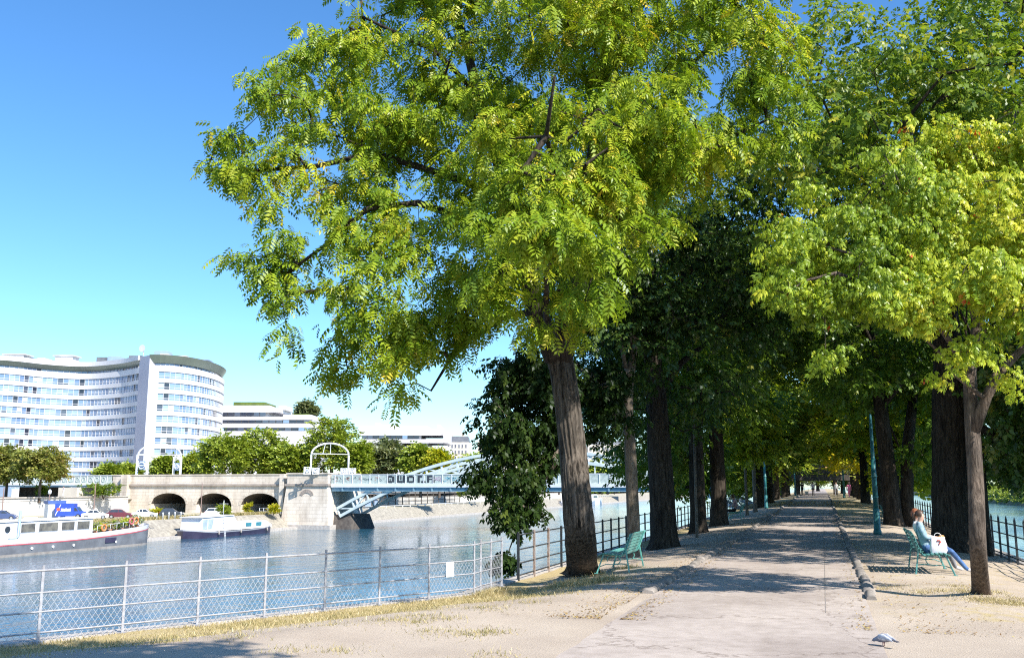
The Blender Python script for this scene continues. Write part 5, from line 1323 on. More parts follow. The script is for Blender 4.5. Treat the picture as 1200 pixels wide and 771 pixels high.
# ------------------------------------------------------------------ buildings
GLS = tintmat('window_glass', [(0, (.02, .026, .045)), (.14, (.07, .09, .13)), (.26, (.14, .22, .36)), (.46, (.2, .3, .45)), (.72, (.27, .37, .5)), (.95, (.42, .5, .56))], .12, .8)
def dense(plan, step):
    P = [Vector((p[0], p[1])) for p in plan]; n = len(P); out = []
    for i in range(n-1):
        p0, a, b, p1 = P[max(i-1, 0)], P[i], P[i+1], P[min(i+2, n-1)]; k = max(1, int((b-a).length/step))
        for j in range(k):
            f = j/k; out.append(.5*((2*a)+(b-p0)*f+(2*p0-5*a+4*b-p1)*f*f+(3*a-p0-3*b+p1)*f**3))
    out.append(P[-1]); return out
def pl(lst): return [W(u, 569, d)[:2] for u, d in lst]
def offs(plan, k):
    n = len(plan); out = []
    for i in range(n):
        t = (plan[min(i+1, n-1)]-plan[max(i-1, 0)]).normalized(); out.append(plan[i]+Vector((-t.y, t.x))*k)
    return out
off = thing('office_block', W(110, 569, 320)[:2]+(-.7,), 'white curved office block with ribbon windows, concave front meeting a rounded end', 'building'); oo = tuple(-x for x in off.location)
def ribbon(plan, z0, z1, seed, dark=.1, name='window_band'):
    """one floor of ribbon glazing: panes tinted one by one, white mullions as a sub-part"""
    r = random.Random(seed); g1 = MB(); tt = []; fr = MB(); IN = offs(plan, .3); zm = z0+(z1-z0)*.3; st = r.random()
    for i in range(len(plan)-1):
        a, b = IN[i], IN[i+1]; st = st*.75+.25*r.random()+(r.random()-.5)*.12
        tv = r.uniform(.28, .98) if r.random() > dark else r.uniform(0, .25)
        f_ = i/len(plan)
        for q0, q1 in ((z0, zm), (zm, z1)):
            g1.add([(a.x, a.y, q0), (b.x, b.y, q0), (b.x, b.y, q1), (a.x, a.y, q1)], [(0, 1, 2, 3)]); tt.append(min(1, max(0, tv+r.uniform(-.08, .08))))
        d = (b-a).normalized(); nn = Vector((d.y, -d.x)); c = a+nn*.08
        fr.box((c.x, c.y, (z0+z1)/2), (.1, .13, z1-z0-.004), rz=math.atan2(d.y, d.x))
    fr.strip(offs(plan, .2), zm-.06, zm+.06, .08)
    w_ = g1.build(name, GLS, off, oo, tt); fr.build('mullion', Q['whitew'], w_, (0, 0, 0)); return w_
cc = dense(pl([(-62, 298), (0, 306), (45, 316), (90, 321), (130, 314), (154, 304)]), 1.55)
vx = dense(pl([(166, 299), (185, 299.5), (205, 303), (225, 310), (242, 320), (252.5, 331), (257, 342), (255, 354)]), 1.5)
strip_ = [Vector(cc[-1]), Vector(vx[0])]
fl0, ph, wh = 37.9-2.15, 3.5, 2.15                                  # sill of the top ribbon, storey height, window height
for nm, plan, i0 in (('c', cc, 0), ('v', vx, 2)):
    lead = [] if nm == 'c' else None
    for k in range(11):
        zs = fl0-k*ph
        sub = plan[i0:]
        if zs < 0: break
        if nm == 'v' and k == 10: break
        ribbon(sub, zs, zs+wh, k*3+(0 if nm == 'c' else 50), .1+.04*max(0, k-3) if nm == 'c' else .08+.05*max(0, k-4))
        ztop_ = zs if k else zs
        m_ = MB(); m_.strip(plan, zs-(ph-wh), zs, .5); m_.build('spandrel', Q['whitew'], off, oo)
        if nm == 'v':
            MB().strip(plan[:i0+1], zs, zs+wh, .5).build('end_wall', Q['whitew'], off, oo)
    MB().strip(plan, fl0+wh, 39.75, .5).build('spandrel', Q['whitew'], off, oo)
    ribbon(offs(plan, 1.2), 39.75, 40.75, 90+i0, .1)
    MB().strip(plan, -.7, max(0.2, fl0-(9 if nm == 'v' else 10)*ph-(ph-wh)), .5).build('base_wall', Q['whitew'], off, oo)
# roof edge: a green-grey visor leaning outwards, with a pale rim on the concave front
for plan, rim in ((cc, True), (vx, False)):
    lo = offs(plan, .9); hi = offs(plan, -.55); z0, z1 = 40.75, (42.2 if rim else 43.3); V = []; fs = []
    for a, b in zip(lo, hi): V += [(a.x, a.y, z0), (b.x, b.y, z1)]
    for i in range(len(plan)-1): fs.append((2*i, 2*i+2, 2*i+3, 2*i+1))
    MB().add(V, fs).build('roof_visor', Q['fascia'], off, oo)
    if rim: MB().strip(hi, 42.2, 43.7, .5).build('roof_rim', Q['whitew'], off, oo)
    back = [(p.x, p.y) for p in offs(plan, .2)]; c2 = [Vector(p) for p in (W(-62, 569, 330)[:2], W(240, 569, 372)[:2])]
    poly = back+([W(166, 569, 345)[:2], W(-62, 569, 345)[:2]] if rim else [W(235, 569, 372)[:2], W(150, 569, 352)[:2]])
    MB().prism(poly, 42.3 if rim else 42.9, 43.1).build('roof', Q['roofw'], off, oo)
MB().strip(strip_, -.7, 43.2, 2).build('stair_wall', mat('shaded_grey_wall', (.47, .46, .52), (.42, .41, .47), .15, .6), off, oo)  # lilac-grey colour paints shade on the strip turned from the sun
side = [Vector(vx[-1]), Vector(W(240, 569, 372)[:2])]
MB().strip(side, -.7, 43.0, .5).build('rear_wall', Q['whitew'], off, oo)
for u, d, vt, wpx, m_, nm in ((8, 312, 413, 26, 'roofw', 'roof_plant'), (20, 318, 416.5, 12, 'slate', 'roof_plant'), (40, 322, 418, 10, 'roofw', 'roof_plant'), (67, 330, 412, 24, 'roofw', 'roof_plant'), (69, 329, 417, 15, 'whitew', 'roof_plant'), (112, 326, 416, 14, 'slate', 'roof_plant'), (126, 322, 415, 16, 'roofb', 'roof_plant'), (152, 315, 415.5, 18, 'slate', 'roof_plant'), (182, 308, 409, 18, 'roofb', 'roof_plant'), (186, 306, 414, 10, 'whitew', 'roof_plant'), (207, 312, 416, 12, 'roofw', 'roof_plant'), (225, 320, 420, 26, 'roofb', 'roof_plant')):
    zt = EYE+ray(u, vt)[1]*d; p = W(u, 569, d); zt = 43.1+(zt-43.1)*.72; wpx *= .85
    b = MB(); b.box((p[0], p[1], (43.1+zt)/2), (wpx*d/F, 5, zt-43.1), rz=YAW)
    if wpx > 16: b.box((p[0], p[1], zt-.25), (wpx*d/F*1.25, 5.6, .3), rz=YAW)
    b.build(nm, Q[m_], off, oo)
p = W(158, 569, 306); ds = MB(); ds.loft([[(p[0]+.0+q*math.cos(a), p[1]-.6-dd, 46.3+q*math.sin(a)) for a in np.linspace(0, 6.283, 12, endpoint=False)] for q, dd in ((.1, -.5), (.8, -.3), (1.2, .2))]); ds.tube([(p[0], p[1], 43), (p[0], p[1], 46.2)], .15, 6)
ds.build('satellite_dish', Q['whitew'], off, oo)

def slab_block(u0, u1, d, depth, levels, label, rz=YAW, base=-.7, name='apartment_building', top=None):
    """stacked white terraces; levels = list of (v_top, v_bottom, u_left, u_right, dark)"""
    c = W((u0+u1)/2, 569, d); t = thing(name, (c[0], c[1], base), label, 'building', rz=rz)
    def X(u): return (u-(u0+u1)/2)*d/F
    def Z(v): return EYE+ray((u0+u1)/2, v)[1]*d-base
    for v0, v1, a, b, kd in levels:
        zz0, zz1 = Z(v1), Z(v0); xm = (X(a)+X(b))/2; wd = X(b)-X(a); zm = (zz0+zz1)/2; h = zz1-zz0
        if kd == 'wall': MB().box((xm, depth/2, zm), (wd, depth, h)).build('wall', Q['whitew'], t)
        elif kd == 'band':
            MB().box((xm, depth/2+.8, zm), (wd-.2, depth-1.4, h-.01)).build('recess', Q['whitew'], t)
            n = max(2, int(wd/2.4)); g1 = MB(); tt = []; r = random.Random(int(v0*10))
            for i in range(n):
                x0 = xm-wd/2+.4+(wd-.8)*i/n; x1 = x0+(wd-.8)/n*.86
                g1.add([(x0, .02, zz0+.1*h), (x1, .02, zz0+.1*h), (x1, .02, zz1-.05*h), (x0, .02, zz1-.05*h)], [(0, 1, 2, 3)]); tt.append(r.choice((.05, .05, .1, .2, .2, .6)))
            g1.build('window_band', GLS, t, None, tt)
        elif kd == 'green': MB().box((xm, depth/2, zm), (wd, depth*.7, h)).build('roof_garden', Q['green'], t)
        elif kd == 'plant': MB().box((xm, depth/2, zm), (wd, depth*.5, h)).build('roof_plant', Q['roofw'], t)
        elif kd == 'cream': MB().box((xm, depth/2, zm), (wd, depth, h)).build('wall', Q['cream'], t)
        elif kd == 'slate': MB().add(taper(xm-wd/2+.5, xm+wd/2-.5, 1, depth-1, zz0, zz1, .4), BX).build('roof', Q['slate'], t)
    return t
slab_block(258, 362, 345, 24, [(475, 483, 255, 312, 'wall'), (483, 488, 255, 310, 'band'), (479, 482.8, 312, 323, 'wall'), (488, 492, 255, 328, 'wall'), (492, 496, 255, 362, 'band'), (486, 491.8, 328.3, 362, 'wall'), (496, 501, 255, 364, 'wall'), (501, 505, 258, 310, 'band'), (501, 505, 314, 364, 'band'), (505, 560, 255, 364, 'wall'), (470, 474.8, 266, 303, 'green'), (473.5, 478.8, 318, 326, 'plant'), (484, 486, 336, 356, 'green')], 'white terraced apartment block with dark recessed bands and a planted roof')
slab_block(420, 525, 380, 24, [(499, 510, 420, 500, 'wall'), (510, 514.5, 422, 492, 'band'), (503, 510, 500.3, 516, 'wall'), (514.5, 519, 420, 518, 'wall'), (519, 523, 424, 440, 'band'), (519, 523, 450, 470, 'band'), (519, 523, 490, 500, 'band'), (523, 560, 420, 524, 'wall'), (506, 518.8, 518.3, 523.5, 'wall'), (496.5, 498.9, 440, 462, 'plant'), (501, 504.9, 444, 446, 'plant'), (494.5, 498.9, 436, 441, 'plant'), (497.5, 502.9, 511, 514, 'wall'), (498, 498.9, 466, 498, 'plant')], 'long low white block with a dark window slot under a flat roof')
# stone apartment house with slate roof and separate windows
hs_ = slab_block(523, 549, 420, 16, [(518, 560, 523, 549, 'cream'), (511, 517.9, 523, 549, 'slate')], 'small cream stone apartment house with slate roof beside the hanging dark foliage')
for r_ in range(3):
    for i in range(6):
        x = (525.5+i*4-536)*420/F; z = EYE+ray(536, 522.5+r_*7)[1]*420+.7
        fr = MB().box((x, -.03, z), (.95, .12, 1.75)).build('window', Q['whitew'], hs_); MB().box((x, -.1, z), (.62, .05, 1.4)).build('pane', bpy.data.materials['slate_roof'], fr)
for u in (528, 541): MB().box(((u-536)*420/F, 6, EYE+ray(536, 509.5)[1]*420+.7), (1.2, 2.4, 2.4)).build('chimney', Q['cream'], hs_)
for i, (u0, u1, d, vt, lb) in enumerate([(560, 600, 400, 517, 'cream block across the river half hidden by the hanging foliage'), (604, 655, 430, 512, 'pale block across the river seen through the hanging foliage'), (690, 745, 430, 521, 'pale block across the river seen between the thick trunk and the thin pale trunk')]):
    h_ = slab_block(u0, u1, d, 15, [(vt, 562, u0, u1, 'cream'), (vt-5, vt-.1, u0+1, u1-1, 'slate')], lb)
    for r_ in range(4):
        for k in range(int((u1-u0)/5)):
            x = (u0+3+k*5-(u0+u1)/2)*d/F; z = EYE+ray((u0+u1)/2, vt+5+r_*8)[1]*d+.7
            MB().box((x, -.03, z), (.95, .12, 1.8)).build('window', Q['slate'], h_)
sc = slab_block(-30, 16, 205, 8, [(573, 590, -30, 14, 'wall')], 'pale arched gateway wall cut by the picture edge above the barge', base=-.7, name='gateway')
MB().extrude([(-2.6+4.3+a_, z) for a_, z in [(-2.2, .2), (-2.2, 1.6)]+[(2.2*-math.cos(q), 1.6+1.0*math.sin(q)) for q in np.linspace(.2, 2.94, 9)]+[(2.2, 1.6), (2.2, .2)]], lambda p, y: (p[0], y, p[1]), -.12, -.02).build('arched_window', Q['roofb'], sc)

# ------------------------------------------------------------------ lamp poles, kiosk, quay furniture, cars
def pole(u, d, vt, label, z0=QUAY, rad=.09, lamp=True):
    b = W(u, 569, d); t = thing('street_lamp', (b[0], b[1], z0), label, 'lamp', 'lamp poles on the far quay'); h = EYE+ray(u, vt)[1]*d-z0
    MB().tube([(0, 0, 0), (0, 0, .5), (0, 0, .55), (0, 0, h)], [rad*1.9, rad*1.7, rad, rad*.7], 8).build('pole', Q['tin'], t)
    if lamp: MB().loft([[(q*math.cos(a), q*math.sin(a), h+z) for a in np.linspace(0, 6.283, 8, endpoint=False)] for q, z in ((.1, 0), (.24, .1), (.26, .5), (.14, .7), (.02, .78))]).build('lantern', Q['steelw'], t)
pole(5, 142, 571, 'brown lamp pole at the picture edge above the barge', lamp=False)
pole(59, 150, 579, 'brown lamp pole with white lantern beside the white kiosk')
pole(112, 148, 566, 'tall brown pole behind the first white car', lamp=False)
pole(237, 150, 566, 'thin brown pole standing against the pier between two dark arches', rad=.07, lamp=False)
ks = thing('kiosk', W(66, 569, 147)[:2]+(QUAY,), 'white kiosk with a blue band behind the blue van', 'kiosk', rz=R(60))
MB().rbox((0, 0, 1.1), (2.4, 2.0, 2.2), .06).build('cabin', Q['steelw'], ks); MB().box((0, 0, 2.42), (2.6, 2.2, .45)).build('sign_band', mat('kiosk_blue', (.07, .13, .36), (.05, .1, .28), 1, .5), ks)
ps = W(75, 569, 170)
person((ps[0], ps[1], -.02), 2.6, stand_pose(.08), 'tiny person in pale clothes on top of the pale panelled wall', CL['lilac'], CL['white'], CL['shoe'], HAIR['brown'], 'short', fingers=False)
CARP = {}
def carpaint(n, c): 
    if n not in CARP: CARP[n] = mat('car_paint_'+n, c, tuple(x*.9 for x in c), .5, .25)
    return CARP[n]
GLASS = mat('car_glass', (.05, .065, .08), (.035, .045, .06), 1, .08); TYRE = mat('tyre', (.025, .025, .025), (.018, .018, .018), 9, .85); RIM = mat('wheel_rim', (.5, .5, .52), (.4, .4, .42), 9, .35, metal=.6); LAMP = mat('tail_lamp', (.5, .03, .03), (.4, .02, .02), 5, .3); HEAD = mat('head_lamp', (.75, .77, .78), (.65, .67, .7), 5, .2); PLATE = mat('plate', (.75, .74, .68), (.7, .68, .6), 9, .5)
def car(x, y, rz, paint, label, L=4.1, H=1.45, wd=1.7, kind='hatch'):
    t = thing('car', (x, y, QUAY), label, 'car', 'cars parked on the far quay', rz); h = L/2
    body = [(-h, .32), (-h+.04, .72), (-h+.12, .88), (-.55*h, .93), (.42*h, .92), (.85*h, .78), (h-.03, .6), (h, .34), (h-.15, .24), (-h+.15, .24)]
    roof = [(-h*.88, .9), (-h*.7, H-.06), (-h*.45, H), (.08*h, H-.02), (.46*h, .91)] if kind == 'hatch' else [(-h*.66, .92), (-h*.36, H-.03), (-h*.1, H), (.12*h, H-.03), (.5*h, .91)]
    def sec(pr, w0, w1, zt):
        mb = MB(); n = len(pr); rings = []
        for y_, k in ((-.5, .0), (-.485, .06), (-.42, .1)): pass
        V = []
        for s_ in (-1, 1):
            for q, (a, z) in enumerate(pr): V.append((a, s_*(w0+(w1-w0)*min(1, max(0, (z-.9)/(zt-.9))))/2, z))
        fs = [tuple(range(n-1, -1, -1)), tuple(range(n, 2*n))]+[(i, (i+1) % n, n+(i+1) % n, n+i) for i in range(n)]
        return mb.add(V, fs)
    b = sec(body, wd, wd, 2); o_ = b.build('body', paint, t); bv = o_.modifiers.new('edge', 'BEVEL'); bv.width = .05; bv.segments = 2; bv.limit_method = 'ANGLE'
    c = sec(roof, wd-.1, wd-.42, H); o_ = c.build('cabin', paint, t); bv = o_.modifiers.new('edge', 'BEVEL'); bv.width = .04; bv.segments = 2
    # glazing set slightly proud of the cabin
    def cab_y(z, s_): return s_*((wd-.1)+(-.32)*min(1, max(0, (z-.9)/(H-.9))))/2
    z0, z1 = .97, H-.1
    f_ = lambda z, i, j: roof[i][0]+(roof[j][0]-roof[i][0])*(z-roof[i][1])/(roof[j][1]-roof[i][1]+1e-6)
    for s_ in (-1, 1):
        xa0, xa1 = f_(z0, 0, 1)+.12, f_(z1, 0, 1)+.1; xb0, xb1 = f_(z0, 4, 3)-.16, f_(z1, 4, 3)-.1; m0, m1 = -.12*h, -.12*h
        for p4 in ([(xa0, z0), (m0-.04, z0), (m1-.04, z1), (xa1, z1)], [(m0+.04, z0), (xb0, z0), (xb1, z1), (m1+.04, z1)]):
            MB().add([(a, cab_y(z, s_)+s_*.008, z) for a, z in p4]+[(a, cab_y(z, s_)-s_*.02, z) for a, z in p4], BX).build('window', GLASS, t)
    for i, j, nm in ((4, 3, 'windscreen'), (0, 1, 'rear_window')):
        P4 = [(f_(z, i, j)+(.015 if i else -.015), s_*(abs(cab_y(z, 1))-.09), z) for z, s_ in ((z0, -1), (z0, 1), (z1, 1), (z1, -1))]
        MB().add(P4+[(p[0]-(.03 if i else -.03), p[1], p[2]) for p in P4], BX).build(nm, GLASS, t)
    for a in (-h*.62, h*.64):
        for s_ in (-1, 1):
            w_ = MB().tube([(a, s_*(wd/2-.19), .31), (a, s_*(wd/2+.012), .31)], .31, 16, smooth=False).build('wheel', TYRE, t)
            MB().tube([(a, s_*(wd/2), .31), (a, s_*(wd/2+.022), .31)], .19, 12, smooth=False).build('rim', RIM, w_)
    for s_ in (-1, 1):
        MB().box((h-.06, s_*(wd/2-.26), .66), (.1, .34, .13)).build('headlight', HEAD, t); MB().box((-h+.05, s_*(wd/2-.2), .72), (.1, .2, .24)).build('tail_light', LAMP, t)
    MB().box((-h-.005, 0, .52), (.03, .5, .11)).build('number_plate', PLATE, t); MB().box((h+.005, 0, .42), (.03, .5, .11)).build('number_plate', PLATE, t)
    return t
def qpos(u, d): p = W(u, 569, d); return p[0], p[1]
HD = R(35)
for u, d, pn, c, lb, kd in ((114, 142, 'white', (.72, .73, .74), 'white car parked between the blue van and the dark red car', 'sedan'), (143, 145, 'red', (.13, .03, .045), 'dark red car parked behind the flowery bow of the barge', 'hatch'), (171, 147, 'silver', (.62, .63, .66), 'silver white car between the dark red car and the first dark arch', 'sedan'), (203, 150, 'black', (.05, .06, .075), 'black car parked in front of the first dark arch', 'hatch'), (255, 153, 'white', (.72, .73, .74), 'white car in front of the middle dark arch behind the houseboat', 'hatch'), (7, 138, 'blue', (.06, .09, .2), 'dark blue car nearly hidden behind the barge cabin', 'hatch')):
    x, y = qpos(u, d); car(x, y, HD, carpaint(pn, c), lb, 3.7, 1.42, 1.6, kd)
# blue delivery van
x, y = qpos(84, 146); vn = thing('van', (x, y, QUAY), 'blue box van with white lettering and a red flash beside the white kiosk', 'van', rz=R(25))
BL = mat('van_blue', (.035, .09, .48), (.03, .07, .4), .6, .35)
bx = MB().rbox((-.55, 0, 1.3), (2.7, 1.9, 1.9), .06); bx.build('cargo_box', BL, vn)
cb_ = MB().extrude([(.81, .4), (.81, 1.75), (1.15, 1.72), (1.65, 1.08), (2.15, .95), (2.25, .75), (2.25, .4)], lambda p, q: (p[0], q, p[1]), -.85, .85); o_ = cb_.build('cab', BL, vn); bv = o_.modifiers.new('edge', 'BEVEL'); bv.width = .05; bv.segments = 2
for s_ in (-1, 1):
    MB().extrude([(.9, 1.1), (.9, 1.6), (1.14, 1.6), (1.5, 1.1)], lambda p, q: (p[0], q, p[1]), s_*.853, s_*.865).build('window', GLASS, vn)
    for a in (-1.2, 1.5):
        w_ = MB().tube([(a, s_*.7, .34), (a, s_*.9, .34)], .34, 16, smooth=False).build('wheel', TYRE, vn); MB().tube([(a, s_*.88, .34), (a, s_*.915, .34)], .2, 12, smooth=False).build('rim', RIM, vn if False else w_)
MB().extrude([(1.2, 1.68), (1.62, 1.14)], lambda p, q: (p[0]+.02, q, p[1]), -.7, .7).build('windscreen', GLASS, vn) if False else MB().add([(1.2, -.7, 1.69), (1.2, .7, 1.69), (1.66, .72, 1.12), (1.66, -.72, 1.12), (1.17, -.7, 1.66), (1.17, .7, 1.66), (1.63, .72, 1.09), (1.63, -.72, 1.09)], BX).build('windscreen', GLASS, vn)
wt = mat('van_lettering', (.8, .8, .82), (.74, .74, .76), 3, .5); rd = mat('van_flash', (.7, .12, .08), (.6, .1, .06), 3, .5)
lt = MB()
for i in range(7): lt.box((-.85+i*.2, -.958, 1.32+.02*(i % 2)), (.14, .012, .3 if i % 3 else .42))
lt.box((-.3, -.958, 1.13), (1.5, .012, .07)); lt.bar((-1.75, -.958, .5), (-1.05, -.958, 2.1), .012, .1); lt.build('lettering', wt, vn)
MB().loft([[(-1.35+q*math.cos(a), -.955-dd, 1.38+q*.9*math.sin(a)) for a in np.linspace(0, 6.283, 14, endpoint=False)] for q, dd in ((.27, 0), (.27, .02))], smooth=False).build('red_flash', rd, vn)
for i, (u, d) in enumerate(((186, 140), (193, 141), (200, 142), (207, 143.5), (214, 145))):
    x, y = qpos(u, d); t = thing('bollard', (x, y, QUAY), 'white quay bollard before the black car', 'bollard', 'white bollards on the far quay')
    MB().tube([(0, 0, 0), (0, 0, .75), (0, 0, .85), (0, 0, 1.0), (0, 0, 1.02)], [.09, .08, .12, .11, .03], 8).build('shaft', Q['steelw'], t)
gr = thing('guard_rail', qpos(318, 168)+(QUAY,), 'low white guard rail in front of the third dark arch', 'guard rail')
for i in range(6): MB().tube([(i*.85-2.2, 0, 0), (i*.85-2.2, 0, 1.05)], .04, 6).build('post', Q['steelw'], gr)
for z in (1.03, .55): MB().tube([(-2.25, 0, z), (2.1, 0, z)], .04, 6).build('rail', Q['steelw'], gr)
# grass verge on the quay edge and small green shrubs
vg = []
for i in range(5200):
    yy = 104+46*g.random(); vg.append((-92.7-abs(g.normal())*1.3, yy, QUAY))
vg = np.array(vg); n = len(vg); a = g.random(n)*6.283; L = .2+.35*g.random(n); ux_ = np.stack((np.cos(a), np.sin(a), 0*a), 1)*.05; tp = vg+np.stack((.2*g.normal(size=n), .2*g.normal(size=n), L), 1)
o = quadmesh('verge_grass', np.stack((vg-ux_, vg+ux_, tp+ux_*.3, tp-ux_*.3), 1).reshape(-1, 3), GRM, None, np.repeat(np.clip(.4+.25*g.normal(size=n), 0, 1), 4)); o['kind'] = 'stuff'
def bush(u, d, z, rx, rz_, label, leaf, seed, nT=30, group=None):
    b = W(u, 569, d); t = thing('bush', (b[0], b[1], z), label, 'bush', group); r = np.random.default_rng(seed)
    T = np.array([(b[0]+rx*r.normal()*.45, b[1]+rx*r.normal()*.45, z+rz_*(.25+.65*r.random())) for _ in range(nT)])
    mb = MB()
    for q in T[:10]: mb.tube([(0, 0, -.05), ((q[0]-b[0])*.6, (q[1]-b[1])*.6, (q[2]-z)*.6), (q[0]-b[0], q[1]-b[1], q[2]-z)], [.05, .03, .01], 4)
    mb.build('stem', BK['brown'], t); foliage('foliage', T, outward(T, (b[0], b[1], z)), 'clump', 12, .35, .4, LM[leaf], t, .1, (.55, .2), seed, None, (b[0], b[1], z))
bush(264, 150, QUAY, .9, 2.0, 'green bush growing behind the white houseboat roof', 'far', 201); bush(187, 152, QUAY, .7, 1.4, 'yellowish weed bush between the silver and the black car', 'yellow', 202)
bush(291, 168, QUAY, .6, 2.0, 'thin yellowish weed left of the third dark arch', 'yellow', 203, 18); bush(322, 166, QUAY, .8, 1.7, 'straw coloured weed at the foot of the river pier', 'yellow', 204)
bush(50, 165, -.1, .9, 2.1, 'light green bush beside the stone abutment tower', 'far', 205)
# trees and planting on the road level seen below the blue parapet
bush(122, 172, -.7, 3.6, 3.0, 'dark green planting seen under the blue parapet span', 'mid', 206, 60)

# far bank beyond the bridge: fence, hedge, huts, moored craft
fx = thing('quay_fence', (-101, 205, QUAY), 'dark trellis fence with creepers on the far quay under the bridge deck', 'fence'); of_ = (101, -205, -QUAY)
for i in range(22):
    MB().box((-101, 176+i*4, QUAY+1.7), (.16, .16, 3.4)).build('post', Q['dark'], fx, of_)
mb = MB()
for z in (.3, 1.2, 2.2, 3.1): mb.box((-101, 218, QUAY+z), (.08, 84, .1))
for i in range(120): mb.box((-101.05, 176.4+i*.7, QUAY+1.7), (.05, .05, 3.2))
mb.build('lattice', Q['dark'], fx, of_)
for i, (u, d) in enumerate(((545, 262), (560, 275), (575, 290), (592, 310), (610, 330), (690, 360), (705, 372), (720, 385))):
    bush(u, d, QUAY+1.5, 3.2, 2.6, ['trimmed', 'bright', 'rounded', 'leafy', 'dense', 'low', 'broad', 'pale'][i]+' green bush number along the far quay beyond the bridge'.replace(' number', ''), 'far', 210+i, 26, 'bushes along the far quay beyond the bridge')
wl = thing('quay_wall', (-103.5, 300, QUAY), 'low pale stone wall behind the trellis fence on the far quay', 'wall'); MB().box((0, 0, 1.0), (.8, 260, 2.0)).build('wall', Q['hoard'], wl); MB().box((0, 0, 2.08), (1.1, 260, .16)).build('coping', M['coping'], wl)
MB().box((-93.2, 300, QUAY+.45), (.25, 270, .12)).build('rail', Q['roofw'], thing('quay_rail', (0, 0, 0), 'long low grey rail along the far quay edge beyond the bridge', 'rail'))
qr = bpy.data.objects['quay_rail']
for i in range(60): MB().box((-93.2, 168+i*4.4, QUAY+.2), (.18, .3, .4)).build('post', Q['roofw'], qr)
hb = thing('cabin', (-95.6, 192, QUAY), 'small blue hut on the far quay beyond the steel arch', 'hut', rz=R(20)); MB().rbox((0, 0, .9), (2.6, 2, 1.8), .05).build('wall', Q['roofb'], hb); MB().box((0, 0, 1.88), (2.9, 2.3, .16)).build('roof', Q['slate'], hb); MB().box((.4, -1.02, .85), (.7, .06, 1.5)).build('door', Q['dark'], hb)

# ------------------------------------------------------------------ boats
BW = mat('boat_white', (.76, .75, .76), (.66, .65, .67), .8, .4); BG = mat('hull_grey', (.2, .21, .23), (.13, .135, .15), .7, .5); BR = mat('hull_red_stripe', (.55, .14, .16), (.45, .1, .12), .8, .45); BN = mat('hull_navy', (.05, .045, .085), (.035, .03, .06), .7, .35); BS = mat('hull_foot', (.36, .33, .3), (.25, .22, .2), 1.2, .7); BGL = mat('cabin_glass', (.2, .19, .16), (.09, .09, .09), 1.5, .1); DK = mat('boat_deck', (.3, .27, .24), (.22, .2, .18), 2, .8)
def hull_stations(L, B, zs, bow=.16, stern=.08, n=26):
    out = []
    for i in range(n+1):
        t = i/n; b = 1
        if t > 1-bow: b = math.sqrt(max(0, 1-((t-(1-bow))/bow)**2.2))
        if t < stern: b = math.sqrt(max(0.0, 1-((stern-t)/stern)**2.4))
        out.append((t*L, max(b, .02)*B/2, t))
    return out
def band(st, f0, f1, m, parent, name, k0=1.0, k1=1.0, out=0):
    """hull strake between two sheer curves"""
    V = []; n = len(st); fs = []
    for y, b, t in st:
        for s_ in (-1, 1):
            V += [(s_*(b*k0+out), y, f0(t)), (s_*(b*k1+out), y, f1(t))]
    for i in range(n-1):
        a = 4*i; c = a+4
        fs += [(a, c, c+1, a+1), (a+2, a+3, c+3, c+2)]
    fs += [(0, 1, 3, 2), (4*n-4, 4*n-2, 4*n-1, 4*n-3)]
    return MB().add(V, fs, 0, True).build(name, m, parent)
def deckplate(st, f, m, parent, name, k=.98):
    n = len(st); V = [(-b*k, y, f(t)) for y, b, t in st]+[(b*k, y, f(t)) for y, b, t in st]
    return MB().add(V, [(i, i+1, n+i+1, n+i) for i in range(n-1)]).build(name, m, parent)
bg = thing('barge', (-85.2, 66.2, WATER), 'long grey barge with white cabin, red stripe and deck full of plants', 'barge')
st = hull_stations(38.5, 5.2, None, .13, .06, 34)
sh_ = lambda t: 1.55+.85*max(0, (t-.5)/.5)**2.0+.2*max(0, (.2-t)/.2)
band(st, lambda t: -.5, lambda t: .28, BS, bg, 'hull_foot', .94, .97)
band(st, lambda t: .28, lambda t: sh_(t)-.35, BG, bg, 'hull', .97, 1.0)
band(st, lambda t: sh_(t)-.35, lambda t: sh_(t)-.22, BR, bg, 'hull_stripe', 1.0, 1.0, .03)
band(st, lambda t: sh_(t)-.22, lambda t: sh_(t)+.32, BW, bg, 'bulwark', 1.0, 1.03)
deckplate(st, lambda t: sh_(t)-.05, DK, bg, 'deck')
cab = MB().rbox((.2, 15.5, 2.55), (3.9, 23, 2.2), .08); cab.build('cabin', BW, bg); MB().box((.2, 15.5, 3.72), (4.15, 23.4, .12)).build('cabin_roof', BW, bg)
for y0, y1 in ((26.3, 24.4), (23.9, 22.0), (21.4, 18.7), (18.1, 16.2), (12, 9.8), (9.2, 7)):
    f1 = MB().box((2.17, (y0+y1)/2, 2.95), (.05, abs(y0-y1)+.16, 1.02)).build('window', Q['steelw'], bg); MB().box((2.21, (y0+y1)/2, 2.95), (.05, abs(y0-y1), .88)).build('pane', BGL, f1)
MB().tube([(2.17, 14.4, 2.9), (2.23, 14.4, 2.9)], .34, 14, smooth=False).build('porthole', GLASS, bg)
MB().tube([(2.3, 14.6, 1.9), (2.38, 15.4, 1.9), (2.38, 15.7, 2.1), (2.38, 15.75, 4.9)], .13, 8).build('exhaust_pipe', Q['roofb'], bg)
for y in (17.5, 20.5, 23.6, 30.5): MB().tube([(2.5, y, .75), (2.64, y, .75)], .16, 10, smooth=False).build('porthole', BW, bg)
MB().rbox((2.6, 29.6, 1.0), (.06, 1.9, .6), .02).build('hawse_plate', BN, bg)
lr = MB()
ys_ = list(np.arange(27.6, 36.6, 1.1))
